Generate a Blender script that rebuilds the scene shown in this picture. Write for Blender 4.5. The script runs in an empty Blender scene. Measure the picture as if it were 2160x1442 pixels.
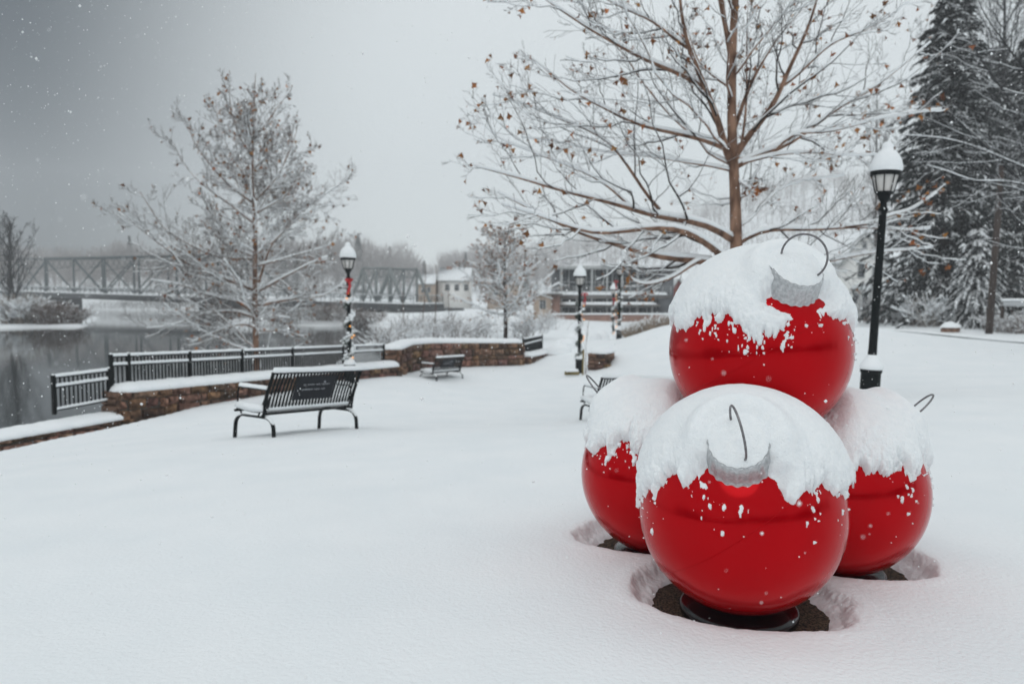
import bpy, math, numpy as np
from mathutils import Vector, Matrix

# ------------------------------------------------------------------ camera
sc = bpy.context.scene
COL = sc.collection
F_PX, HZ, EYE = 1560.0, 612.0, 1.7
PITCH = math.atan((721 - HZ) / F_PX)
cam_d = bpy.data.cameras.new("camera"); cam = bpy.data.objects.new("camera", cam_d); COL.objects.link(cam)
cam.location = (0, 0, EYE); cam.rotation_euler = (math.pi / 2 - PITCH, 0, 0)
cam_d.sensor_width = 36; cam_d.lens = F_PX / 2160 * 36
cam_d.clip_start = 0.05; cam_d.clip_end = 3000
cam_d.dof.use_dof = True; cam_d.dof.focus_distance = 3.5; cam_d.dof.aperture_fstop = 2.1
sc.camera = cam
# ------------------------------------------------------------------ sky
w = bpy.data.worlds.new("World"); sc.world = w; w.use_nodes = True
nt = w.node_tree; N = nt.nodes; Lk = nt.links
for n in list(N): N.remove(n)
out = N.new('ShaderNodeOutputWorld'); bg = N.new('ShaderNodeBackground')
sky = N.new('ShaderNodeTexSky'); sky.sky_type = 'NISHITA'; sky.sun_disc = False
sky.sun_elevation = math.radians(48); sky.sun_rotation = math.radians(20)
sm = N.new('ShaderNodeVectorMath'); sm.operation = 'SCALE'; sm.inputs['Scale'].default_value = 0.10
tc = N.new('ShaderNodeTexCoord')
def dotn(v):
    a = N.new('ShaderNodeVectorMath'); a.operation = 'DOT_PRODUCT'; a.inputs[1].default_value = v
    Lk.new(tc.outputs['Generated'], a.inputs[0]); return a.outputs['Value']
# overcast deck: paler overhead, darkened away from the view centre to mimic lens vignetting
rz = N.new('ShaderNodeValToRGB'); rz.color_ramp.elements[0].position = 0.0; rz.color_ramp.elements[1].position = 0.9
rz.color_ramp.elements[0].color = (0.66, 0.72, 0.735, 1); rz.color_ramp.elements[1].color = (0.84, 0.885, 0.905, 1)
Lk.new(dotn((0, 0, 1)), rz.inputs[0])
vb = Vector((0.16, 0.97, 0.16)).normalized()
rc = N.new('ShaderNodeValToRGB'); e = rc.color_ramp.elements
rc.color_ramp.interpolation = 'EASE'
e[0].position = 0.73; e[0].color = (0.07, 0.085, 0.10, 1); e[1].position = 0.965; e[1].color = (1, 1, 1, 1)
Lk.new(dotn(vb), rc.inputs[0])
# this painted vignette covers only the sky in front; the rest of the deck is even
rm = N.new('ShaderNodeMapRange'); rm.inputs['From Min'].default_value = 0.45; rm.inputs['From Max'].default_value = 0.75
Lk.new(dotn((0, 1, 0)), rm.inputs['Value'])
mf = N.new('ShaderNodeMix'); mf.data_type = 'RGBA'; mf.inputs['A'].default_value = (1.0, 1.0, 1.0, 1)
Lk.new(rm.outputs[0], mf.inputs['Factor']); Lk.new(rc.outputs[0], mf.inputs['B'])
nz = N.new('ShaderNodeTexNoise'); nz.inputs['Scale'].default_value = 2.2; nz.inputs['Detail'].default_value = 3
Lk.new(tc.outputs['Generated'], nz.inputs['Vector'])
nr = N.new('ShaderNodeMapRange'); nr.inputs['To Min'].default_value = 0.97; nr.inputs['To Max'].default_value = 1.03
Lk.new(nz.outputs['Fac'], nr.inputs['Value'])
mu = N.new('ShaderNodeMix'); mu.data_type = 'RGBA'; mu.blend_type = 'MULTIPLY'; mu.inputs['Factor'].default_value = 1
Lk.new(rz.outputs[0], mu.inputs['A']); Lk.new(mf.outputs['Result'], mu.inputs['B'])
sv = N.new('ShaderNodeVectorMath'); sv.operation = 'SCALE'
Lk.new(mu.outputs['Result'], sv.inputs[0]); Lk.new(nr.outputs[0], sv.inputs['Scale'])
mx = N.new('ShaderNodeMix'); mx.data_type = 'RGBA'; mx.inputs['Factor'].default_value = 0.95
Lk.new(sky.outputs[0], sm.inputs[0]); Lk.new(sm.outputs[0], mx.inputs['A']); Lk.new(sv.outputs[0], mx.inputs['B'])
Lk.new(mx.outputs['Result'], bg.inputs['Color']); bg.inputs['Strength'].default_value = 1.0
Lk.new(bg.outputs[0], out.inputs[0])
sun_d = bpy.data.lights.new("sun", 'SUN'); sun_d.energy = 0.5; sun_d.angle = math.radians(40); sun_d.color = (1, .97, .93)
sun = bpy.data.objects.new("sun", sun_d); COL.objects.link(sun)
sun.rotation_euler = (math.radians(42), 0, math.radians(-20))
vs = sc.view_settings; vs.view_transform = 'Standard'; vs.look = 'None'; vs.exposure = 0.0; vs.gamma = 1.0
sc.cycles.use_denoising = True
sc.cycles.max_bounces = 8; sc.cycles.diffuse_bounces = 4; sc.cycles.volume_bounces = 1
sc.cycles.volume_max_steps = 64

# ------------------------------------------------------------------ helpers
def W(px, py, Y):
    x = (px - 1080) / F_PX; z = -(py - 721) / F_PX
    c, s = math.cos(PITCH), math.sin(PITCH)
    dy, dz = c + s * z, -s + c * z
    return np.array([x * Y / dy, Y, EYE + dz * Y / dy])
def A3(*a): return np.array(a, float)
def unit(v):
    v = np.asarray(v, float); return v / (np.linalg.norm(v, axis=-1, keepdims=True) + 1e-12)
def hsh(i, j, k, seed):
    h = (i.astype(np.int64) * 374761393 + j.astype(np.int64) * 668265263 + k.astype(np.int64) * 2147483647 + seed * 974634777) & 0xffffffff
    h = ((h ^ (h >> 13)) * 1274126177) & 0xffffffff
    h = ((h ^ (h >> 16)) * 2246822519) & 0xffffffff
    return ((h ^ (h >> 15)) & 0xffffff) / float(0xffffff)
def vnoise(p, seed=0):
    p = np.asarray(p, float); i = np.floor(p); f = p - i; i = i.astype(np.int64); u = f * f * (3 - 2 * f)
    r = 0
    for dx in (0, 1):
        wx = u[..., 0] if dx else 1 - u[..., 0]
        for dy in (0, 1):
            wy = u[..., 1] if dy else 1 - u[..., 1]
            for dz in (0, 1):
                wz = u[..., 2] if dz else 1 - u[..., 2]
                r = r + wx * wy * wz * hsh(i[..., 0] + dx, i[..., 1] + dy, i[..., 2] + dz, seed)
    return r
def fbm(p, o=4, seed=0):
    r = 0; a = .5; t = 0; p = np.asarray(p, float)
    for k in range(o): r = r + a * vnoise(p * 2 ** k, seed + k * 7); t += a; a *= .5
    return r / t
def sstep(a, b, x):
    t = np.clip((x - a) / (b - a), 0, 1); return t * t * (3 - 2 * t)

def resample(p, n, smooth=True):
    p = np.asarray(p, float); L = np.concatenate([[0], np.cumsum(np.linalg.norm(np.diff(p, axis=0), axis=1))]); s = np.linspace(0, L[-1], n)
    q = np.stack([np.interp(s, L, p[:, i]) for i in range(3)], -1)
    if smooth:
        for _ in range(2): q[1:-1] = (q[:-2] + 2 * q[1:-1] + q[2:]) / 4
    return q
class MB:
    def __init__(s): s.V = []; s.Fq = []; s.Ft = []; s.n = 0; s.mq = []; s.mt = []; s.poly = []; s.C = []; s.mi = 0; s.col = None
    def add(s, V, F, col=None):
        V = np.asarray(V, float).reshape(-1, 3); F = np.asarray(F, np.int64)
        if F.size:
            if F.shape[1] == 4: s.Fq.append(F + s.n); s.mq.append(np.full(len(F), s.mi))
            else: s.Ft.append(F + s.n); s.mt.append(np.full(len(F), s.mi))
        s.V.append(V); s.n += len(V)
        c = col if col is not None else (s.col if s.col is not None else (1, 1, 1))
        s.C.append(np.broadcast_to(np.asarray(c, float), (len(V), 3)))
    def box(s, c, size, ax=None, col=None, taper=1.0):
        """box centred at c; ax = 3 row axes"""
        h = np.asarray(size, float) / 2; c = np.asarray(c, float)
        ax = np.eye(3) if ax is None else np.asarray(ax, float)
        k = np.array([[x, y, z] for z in (-1, 1) for y in (-1, 1) for x in (-1, 1)], float)
        k[4:, :2] *= taper
        V = c + (k * h) @ ax
        s.add(V, [[0, 2, 3, 1], [4, 5, 7, 6], [0, 1, 5, 4], [2, 6, 7, 3], [0, 4, 6, 2], [1, 3, 7, 5]], col)
    def rbox(s, c, size, ax=None, b=.01, col=None):
        """box with chamfered edges"""
        h = np.asarray(size, float) / 2; c = np.asarray(c, float); b = min(b, h.min() * .8)
        ax = np.eye(3) if ax is None else np.asarray(ax, float)
        pts = []; idx = {}
        for X in (-1, 1):
            for Y in (-1, 1):
                for Z in (-1, 1):
                    for a in range(3):
                        q = np.array([X * (h[0] - b), Y * (h[1] - b), Z * (h[2] - b)]); q[a] = (X, Y, Z)[a] * h[a]
                        idx[(X, Y, Z, a)] = len(pts); pts.append(q)
        V = c + np.array(pts) @ ax; Fq = []; Ft = []
        for a in range(3):
            o = [i for i in range(3) if i != a]
            for S in (-1, 1):
                f = []
                for (u, v) in ((-1, -1), (1, -1), (1, 1), (-1, 1)):
                    k = [0, 0, 0]; k[a] = S; k[o[0]] = u; k[o[1]] = v; f.append(idx[(*k, a)])
                Fq.append(f)
            for u in (-1, 1):
                for v in (-1, 1):
                    k = [0, 0, 0]; k[o[0]] = u; k[o[1]] = v
                    k1 = list(k); k1[a] = -1; k2 = list(k); k2[a] = 1
                    Fq.append([idx[(*k1, o[0])], idx[(*k2, o[0])], idx[(*k2, o[1])], idx[(*k1, o[1])]])
        for X in (-1, 1):
            for Y in (-1, 1):
                for Z in (-1, 1): Ft.append([idx[(X, Y, Z, 0)], idx[(X, Y, Z, 1)], idx[(X, Y, Z, 2)]])
        s.add(V, Fq, col); base = s.n - len(V)
        s.Ft.append(np.array(Ft) + base); s.mt.append(np.full(len(Ft), s.mi))
    def tubes(s, P, R, k=5, col=None, flat=1.0):
        P = np.asarray(P, float); R = np.asarray(R, float)
        if P.ndim == 2: P = P[None]; R = np.broadcast_to(R, (1, P.shape[1]))
        M, n, _ = P.shape
        T = np.empty_like(P); T[:, 1:-1] = P[:, 2:] - P[:, :-2]; T[:, 0] = P[:, 1] - P[:, 0]; T[:, -1] = P[:, -1] - P[:, -2]
        T = unit(T); ref = np.zeros((M, 1, 3)); mean = np.abs(unit(P[:, -1] - P[:, 0]))
        ref[:, 0, 2] = 1; v = mean[:, 2] > .9; ref[v, 0] = (1, 0, 0)
        A = unit(np.cross(T, np.broadcast_to(ref, T.shape))); B = np.cross(A, T)
        an = np.arange(k) * 2 * math.pi / k + .3
        ring = (np.cos(an)[None, None, :, None] * A[:, :, None] + flat * np.sin(an)[None, None, :, None] * B[:, :, None]) * R[:, :, None, None] + P[:, :, None]
        V = ring.reshape(-1, 3)
        i = np.arange(n - 1)[:, None] * k; j = np.arange(k)[None]; j2 = (j + 1) % k
        f = np.stack([i + j, i + j2, i + k + j2, i + k + j], -1).reshape(-1, 4)
        Fx = (f[None] + (np.arange(M) * n * k)[:, None, None]).reshape(-1, 4)
        if col is not None and np.ndim(col) == 2: col = np.repeat(col, n * k, 0)
        s.add(V, Fx, col)
        # end caps
        if k >= 4:
            tri = np.array([[0, a + 1, a] for a in range(1, k - 1)]); b0 = s.n - len(V)
            tr = np.concatenate([tri, tri[:, ::-1] + (n - 1) * k])
            Ft = (tr[None] + (np.arange(M) * n * k)[:, None, None]).reshape(-1, 3) + b0
            s.Ft.append(Ft); s.mt.append(np.full(len(Ft), s.mi))
    def tube(s, pts, r, k=8, col=None, closed=False):
        pts = np.asarray(pts, float)
        if closed: pts = np.vstack([pts, pts[:1]])
        s.tubes(pts[None], np.broadcast_to(np.asarray(r, float), (1, len(pts))), k, col)
    def lathe(s, prof, c=(0, 0, 0), k=24, ax=None, col=None, lobes=0, la=0):
        prof = np.asarray(prof, float); n = len(prof); an = np.arange(k) * 2 * math.pi / k
        rr = prof[:, 0][:, None] * (1 + la * np.cos(an * lobes))[None]
        V = np.stack([rr * np.cos(an), rr * np.sin(an), np.broadcast_to(prof[:, 1][:, None], rr.shape)], -1).reshape(-1, 3)
        if ax is not None: V = V @ np.asarray(ax, float)
        V = V + np.asarray(c, float)
        i = np.arange(n - 1)[:, None] * k; j = np.arange(k)[None]; j2 = (j + 1) % k
        s.add(V, np.stack([i + j, i + j2, i + k + j2, i + k + j], -1).reshape(-1, 4), col)
    def sweep(s, path, prof, col=None, jit=0, seed=0, cap=True):
        """path (n,3) swept with fixed-up profile (m,2): u across (right of travel), v up; closed profile"""
        path = np.asarray(path, float); prof = np.asarray(prof, float); n = len(path); m = len(prof)
        T = np.gradient(path, axis=0); T[:, 2] = 0; T = unit(T)
        U = np.stack([T[:, 1], -T[:, 0], np.zeros(n)], -1)
        V = path[:, None] + U[:, None] * prof[None, :, 0, None] + np.array([0, 0, 1.]) * prof[None, :, 1, None]
        if jit: V = V + (fbm(V * 9, 3, seed)[..., None] - .5) * jit * np.array([1, 1, 1.]) * (prof[:, 1] > 0.001)[None, :, None]
        i = np.arange(n - 1)[:, None] * m; j = np.arange(m)[None]; j2 = (j + 1) % m
        s.add(V.reshape(-1, 3), np.stack([i + j, i + j2, i + m + j2, i + m + j], -1).reshape(-1, 4), col)
        if cap:
            b0 = s.n - n * m; tri = np.array([[0, a + 1, a] for a in range(1, m - 1)])
            Ft = np.concatenate([tri, tri[:, ::-1] + (n - 1) * m]) + b0
            s.Ft.append(Ft); s.mt.append(np.full(len(Ft), s.mi))
    def prism(s, poly, ax, o, thick, col=None):
        """2D polygon (m,2) extruded by thick; ax rows: u,v,w"""
        poly = np.asarray(poly, float); m = len(poly); ax = np.asarray(ax, float)
        a = np.asarray(o) + poly @ ax[:2] - ax[2] * thick / 2; b = a + ax[2] * thick
        V = np.vstack([a, b]); j = np.arange(m); j2 = (j + 1) % m
        s.add(V, np.stack([j, j2, j2 + m, j + m], -1), col); b0 = s.n - 2 * m
        tri = np.array([[0, k + 1, k] for k in range(1, m - 1)])
        Ft = np.concatenate([tri, tri[:, ::-1] + m]) + b0; s.Ft.append(Ft); s.mt.append(np.full(len(Ft), s.mi))
    def build(s, name, mats, parent=None, smooth=False, auto=None):
        V = np.concatenate(s.V) if s.V else np.zeros((0, 3))
        if parent is not None and not getattr(s, 'local', False):
            Mw = parent.matrix_basis.copy(); pp = parent.parent
            while pp is not None: Mw = pp.matrix_basis @ Mw; pp = pp.parent
            Mi = np.array(Mw.inverted()); V = V @ Mi[:3, :3].T + Mi[:3, 3]
        q = np.concatenate(s.Fq) if s.Fq else np.zeros((0, 4), np.int64)
        t = np.concatenate(s.Ft) if s.Ft else np.zeros((0, 3), np.int64)
        me = bpy.data.meshes.new(name); me.vertices.add(len(V)); me.vertices.foreach_set('co', V.astype(np.float32).ravel())
        nl = q.size + t.size; me.loops.add(nl); me.loops.foreach_set('vertex_index', np.concatenate([q.ravel(), t.ravel()]).astype(np.int32))
        me.polygons.add(len(q) + len(t))
        ls = np.concatenate([np.arange(len(q)) * 4, q.size + np.arange(len(t)) * 3]).astype(np.int32)
        me.polygons.foreach_set('loop_start', ls)
        if isinstance(mats, (list, tuple)):
            for m in mats: me.materials.append(m)
            mi = np.concatenate((s.mq or [np.zeros(0)]) + (s.mt or [np.zeros(0)])).astype(np.int32)
            me.polygons.foreach_set('material_index', mi)
        else: me.materials.append(mats)
        me.update(calc_edges=True)
        if smooth: me.polygons.foreach_set('use_smooth', np.ones(len(me.polygons), bool))
        ca = me.attributes.new('tint', 'FLOAT_COLOR', 'POINT')
        C = np.concatenate(s.C); ca.data.foreach_set('color', np.hstack([C, np.ones((len(C), 1))]).astype(np.float32).ravel())
        me.validate()
        if smooth and auto: 
            try: me.set_sharp_from_angle(angle=math.radians(auto))
            except Exception: pass
        o = bpy.data.objects.new(name, me); COL.objects.link(o)
        if parent is not None: o.parent = parent
        return o

def tag(o, label=None, cat=None, group=None, kind=None):
    if label: o['label'] = label
    if cat: o['category'] = cat
    if group: o['group'] = group
    if kind: o['kind'] = kind
    return o
def thing(name, label, cat, loc=(0, 0, 0), rz=0, group=None, mat=None):
    o = bpy.data.objects.new(name, None); COL.objects.link(o); o.empty_display_size = .2
    if mat is not None: o.matrix_basis = mat
    else: o.location = loc; o.rotation_euler = (0, 0, rz)
    return tag(o, label, cat, group)
def copy_tree(o, parent=None):
    c = o.copy(); COL.objects.link(c); c.parent = parent
    for ch in [x for x in bpy.data.objects if x.parent == o]: copy_tree(ch, c)
    return c

# ------------------------------------------------------------------ materials
def mat(name, c1, c2=None, scale=8, rough=.6, bump=0, bscale=40, metal=0, spec=.5, coat=0, tint=False, emit=None, stretch=None, detail=6, bdist=.02, p1=.35, p2=.65, trans=0):
    m = bpy.data.materials.new(name); m.use_nodes = True; nt = m.node_tree; N = nt.nodes; L = nt.links
    b = N['Principled BSDF']; b.inputs['Roughness'].default_value = rough; b.inputs['Metallic'].default_value = metal
    b.inputs['Specular IOR Level'].default_value = spec; b.inputs['Coat Weight'].default_value = coat
    b.inputs['Coat Roughness'].default_value = .03; b.inputs['Coat IOR'].default_value = 1.32; b.inputs['Transmission Weight'].default_value = trans
    tcn = N.new('ShaderNodeTexCoord'); vec = tcn.outputs['Object']
    if stretch:
        mp = N.new('ShaderNodeMapping'); mp.inputs['Scale'].default_value = stretch; L.new(vec, mp.inputs[0]); vec = mp.outputs[0]
    n1 = N.new('ShaderNodeTexNoise'); n1.inputs['Scale'].default_value = scale; n1.inputs['Detail'].default_value = detail; L.new(vec, n1.inputs['Vector'])
    r = N.new('ShaderNodeValToRGB'); r.color_ramp.elements[0].position = p1; r.color_ramp.elements[1].position = p2
    r.color_ramp.elements[0].color = (*c1, 1); r.color_ramp.elements[1].color = (*(c2 or c1), 1)
    L.new(n1.outputs['Fac'], r.inputs[0]); colr = r.outputs[0]
    if tint:
        a = N.new('ShaderNodeAttribute'); a.attribute_name = 'tint'
        x = N.new('ShaderNodeMix'); x.data_type = 'RGBA'; x.blend_type = 'MULTIPLY'; x.inputs['Factor'].default_value = 1
        L.new(colr, x.inputs['A']); L.new(a.outputs['Color'], x.inputs['B']); colr = x.outputs['Result']
    L.new(colr, b.inputs['Base Color'])
    if bump:
        n2 = N.new('ShaderNodeTexNoise'); n2.inputs['Scale'].default_value = bscale; n2.inputs['Detail'].default_value = 5; L.new(vec, n2.inputs['Vector'])
        bp = N.new('ShaderNodeBump'); bp.inputs['Strength'].default_value = bump; bp.inputs['Distance'].default_value = bdist
        L.new(n2.outputs['Fac'], bp.inputs['Height']); L.new(bp.outputs[0], b.inputs['Normal'])
    if emit: b.inputs['Emission Color'].default_value = (*emit[:3], 1); b.inputs['Emission Strength'].default_value = emit[3]
    return m
M = {}
M['snow'] = mat('snow', (.86, .89, .91), (.89, .91, .925), 3, rough=.75, bump=.35, bscale=55, bdist=.006, spec=.2)
M['snow_ground'] = mat('snow_ground', (.845, .88, .90), (.885, .91, .925), 1.2, rough=.8, bump=.8, bscale=42, bdist=.009, spec=.15)
M['snow_clump'] = mat('snow_clump', (.86, .89, .91), (.90, .92, .93), 30, rough=.75, bump=.7, bscale=110, bdist=.008, spec=.2)
M['flake'] = mat('flake', (.93, .94, .95), rough=.7)
M['red'] = mat('red_gloss', (.44, .0003, .0040), (.50, .0005, .005), 1.5, rough=.11, metal=.45, coat=.20, spec=.05, bump=.02, bscale=3, bdist=.01)
M['black_gloss'] = mat('black_gloss', (.004, .004, .005), rough=.18, coat=.25, spec=.35)
M['zinc'] = mat('zinc', (.42, .43, .44), (.60, .61, .62), 60, rough=.36, metal=.7, bump=.10, bscale=120, bdist=.002, stretch=(1, 1, 1))
M['wire'] = mat('wire', (.16, .155, .16), (.26, .25, .26), 60, rough=.4, metal=.8)
M['mulch'] = mat('mulch', (.010, .007, .005), (.16, .105, .065), 90, rough=.95, bump=1, bscale=150, bdist=.012, p1=.40, p2=.68)
M['iron'] = mat('black_iron', (.004, .006, .007), (.009, .012, .013), 20, rough=.5, spec=.14)
M['plate'] = mat('bench_plate', (.012, .014, .018), (.018, .020, .025), 9, rough=.5, spec=.2)
M['pale_mark'] = mat('pale_mark', (.30, .32, .35), (.52, .54, .57), 60, rough=.6)
M['stone'] = mat('sandstone', (.085, .042, .026), (.29, .165, .110), 9, rough=.9, bump=.8, bscale=22, bdist=.03, tint=True)
M['mortar'] = mat('mortar', (.05, .038, .03), (.09, .07, .055), 20, rough=.95, bump=.5)
M['bark'] = mat('bark', (.075, .034, .019), (.31, .18, .12), 6, rough=.9, bump=.6, bscale=20, stretch=(1, 1, .35))
M['bark_dark'] = mat('bark_dark', (.012, .009, .007), (.05, .032, .025), 12, rough=.9)
M['bark_pale'] = mat('bark_pale', (.07, .055, .048), (.17, .14, .125), 10, rough=.9)
M['bark_grey'] = mat('bark_grey', (.05, .045, .043), (.12, .105, .10), 3, rough=.9)
M['bark_black'] = mat('bark_black', (.018, .018, .020), (.045, .045, .048), 3, rough=.9)
M['leaf'] = mat('leaf', (.16, .05, .012), (.46, .18, .045), 4, rough=.7, tint=True)
M['needle'] = mat('needle', (.008, .011, .011), (.024, .031, .030), 3, rough=.8, tint=True)
M['lamp_glass'] = mat('lamp_glass', (.62, .60, .57), (.70, .68, .66), 6, rough=.25)
M['garland'] = mat('garland', (.010, .028, .014), (.03, .06, .03), 30, rough=.8)
M['bow'] = mat('bow', (.42, .006, .012), (.60, .012, .02), 14, rough=.5)
M['bulb'] = mat('bulb', (.9, .4, .05), rough=.4, emit=(1.0, .38, .04, 1.6))
M['wood_pole'] = mat('wood_pole', (.022, .013, .010), (.055, .036, .028), 14, rough=.9, stretch=(1, 1, .1))
M['stake'] = mat('stake', (.16, .12, .035), (.26, .20, .07), 20, rough=.8, stretch=(1, 1, .1))
M['water'] = mat('water', (.012, .018, .020), (.018, .024, .026), .1, rough=.06, spec=.5, bump=.10, bscale=1.0, bdist=.05, stretch=(1, .35, 1))
M['water'].node_tree.nodes['Principled BSDF'].inputs['IOR'].default_value = 1.33
M['steel'] = mat('bridge_steel', (.045, .065, .07), (.07, .09, .095), .5, rough=.7)
M['steel_pale'] = mat('bridge_steel_pale', (.17, .19, .19), (.22, .24, .24), .5, rough=.7)  # lighter copy of the steel, makes the right truss look hazier
M['dark_girder'] = mat('dark_girder', (.02, .025, .028), (.035, .04, .043), .5, rough=.8)
M['concrete'] = mat('concrete', (.10, .095, .09), (.18, .17, .16), .7, rough=.9)
M['white_wall'] = mat('white_siding', (.80, .80, .78), (.86, .86, .84), .6, rough=.8, stretch=(1, 1, 12))
M['beige'] = mat('beige_wall', (.40, .31, .24), (.46, .37, .30), .6, rough=.85)
M['brick'] = mat('brick_wall', (.22, .12, .09), (.30, .17, .13), 2.0, rough=.9)
M['red_wall'] = mat('red_wall', (.30, .09, .09), (.36, .12, .11), 1.0, rough=.85)
M['grey_wall'] = mat('grey_panel', (.085, .09, .10), (.12, .125, .135), .5, rough=.8)
M['glass_dark'] = mat('glass_dark', (.035, .042, .050), (.07, .08, .09), .35, rough=.15)
M['frame_pale'] = mat('frame_pale', (.45, .46, .46), rough=.7)
M['shrub'] = mat('shrub_stem', (.085, .05, .04), (.20, .14, .115), 3, rough=.9)
M['dry'] = mat('dry_grass', (.22, .17, .13), (.36, .29, .23), 3, rough=.9)
M['far'] = mat('far_twig', (.34, .32, .315), (.46, .44, .435), .05, rough=.95)  # twig colour paled to stand in for distance haze
M['far_fir'] = mat('far_fir', (.20, .215, .21), (.28, .29, .29), .05, rough=.95)  # firs paled likewise, haze fade put into their colour
M['asphalt'] = mat('kerb_dark', (.03, .03, .032), (.07, .07, .07), 3, rough=.95)
M['orange'] = mat('rust_orange', (.35, .13, .03), rough=.8)

# ------------------------------------------------------------------ terrain
ZW = -4.1
BALLS = {'F': A3(1.138, 3.618, -1.085 + EYE), 'T': A3(1.405, 4.20, -.338 + EYE), 'L': A3(.939, 4.595, -1.152 + EYE), 'R': A3(1.919, 4.311, -1.171 + EYE)}
BR = .5
def xyz(px, py, Y): return W(px, py, Y)
CP = [A3(0, 0, .17), A3(-2, 2, .16), A3(2, 2, .15), A3(0, 3, .15), A3(-6, 4, -.05), A3(5, 4, .1), A3(0, -6, .3), A3(-8, -4, .1), A3(8, -4, .2)]
for k in 'FLR': CP.append(BALLS[k] * A3(1, 1, 0) + A3(0, 0, BALLS[k][2] - .43))
CP += [xyz(*a) for a in [
    (578, 922, 10.2), (756, 903, 11.6), (487, 925, 10.6), (1230, 892, 14.8), (945, 812, 26), (250, 882, 16.5), (830, 788, 25), (0, 925, 14.5),
    (900, 775, 28.5), (1000, 770, 31), (1100, 768, 33), (1222, 783, 28.4), (1250, 787, 29), (1292, 736, 34), (1340, 707, 34), (1400, 686, 34),
    (1840, 840, 12.1), (1308, 715, 38.3), (1293, 722, 54), (1200, 690, 78), (1240, 706, 60), (1150, 668, 95), (1300, 676, 95),
    (1840, 698, 40), (2000, 709, 40), (2160, 726, 35), (1820, 684, 52), (2000, 682, 50), (2150, 692, 45), (1830, 676, 85), (2100, 780, 20),
    (1060, 700, 52), (1000, 668, 95), (920, 660, 120), (1400, 668, 100), (1600, 668, 110), (2300, 680, 90)]]
CP += [A3(30, 5, -.3), A3(-20, 5, -1.6), A3(-30, 60, -1.8), A3(-60, 160, -1.8), A3(-75, 125, -3.5), A3(-95, 125, -3.3), A3(-140, 130, -2.6), A3(-140, 300, -1.5), A3(0, 200, -2), A3(120, 200, -1), A3(140, 60, -.5), A3(60, -60, 0), A3(-60, -60, -1), A3(-150, -20, -1.5)]
CP = np.array(CP)
def tps_fit(P, z, lam=.0008):
    n = len(P); d = np.linalg.norm(P[:, None] - P[None], axis=-1) / 50
    K = np.where(d > 0, d * d * np.log(d + 1e-12), 0) + lam * np.eye(n)
    A = np.zeros((n + 3, n + 3)); A[:n, :n] = K; A[:n, n] = 1; A[:n, n + 1:] = P / 50; A[n, :n] = 1; A[n + 1:, :n] = (P / 50).T
    return np.linalg.solve(A, np.concatenate([z, np.zeros(3)]))
TW = tps_fit(CP[:, :2], CP[:, 2])
RIV = np.array([(-70, -60), (-20, -60), (-17, 8), (-14.5, 20), (-12.5, 30), (-13, 50), (-16, 85), (-17, 112), (-24, 119), (-48, 120), (-62, 160), (-75, 205), (-128, 215), (-90, 160), (-68, 117), (-78, 112), (-92, 114), (-125, 60), (-110, -60)], float)
def river_d(x, y):
    """signed distance: positive outside the river"""
    d = np.full(x.shape, 1e9); ins = np.zeros(x.shape, bool); n = len(RIV)
    for i in range(n):
        a, b = RIV[i], RIV[(i + 1) % n]; e = b - a
        t = np.clip(((x - a[0]) * e[0] + (y - a[1]) * e[1]) / (e @ e), 0, 1)
        d = np.minimum(d, np.hypot(x - a[0] - t * e[0], y - a[1] - t * e[1]))
        c = ((a[1] > y) != (b[1] > y)); 
        xi = a[0] + (y - a[1]) / (e[1] if e[1] else 1e-9) * e[0]
        ins ^= c & (x < xi)
    return np.where(ins, -d, d)
RIDGE = np.array([(-3000, 520), (-400, 520), (0, 560), (900, 575), (1000, 565), (1130, 552), (1300, 525), (1480, 478), (1560, 440), (1700, 412), (1880, 395), (2300, 390), (6000, 420)], float)
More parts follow.
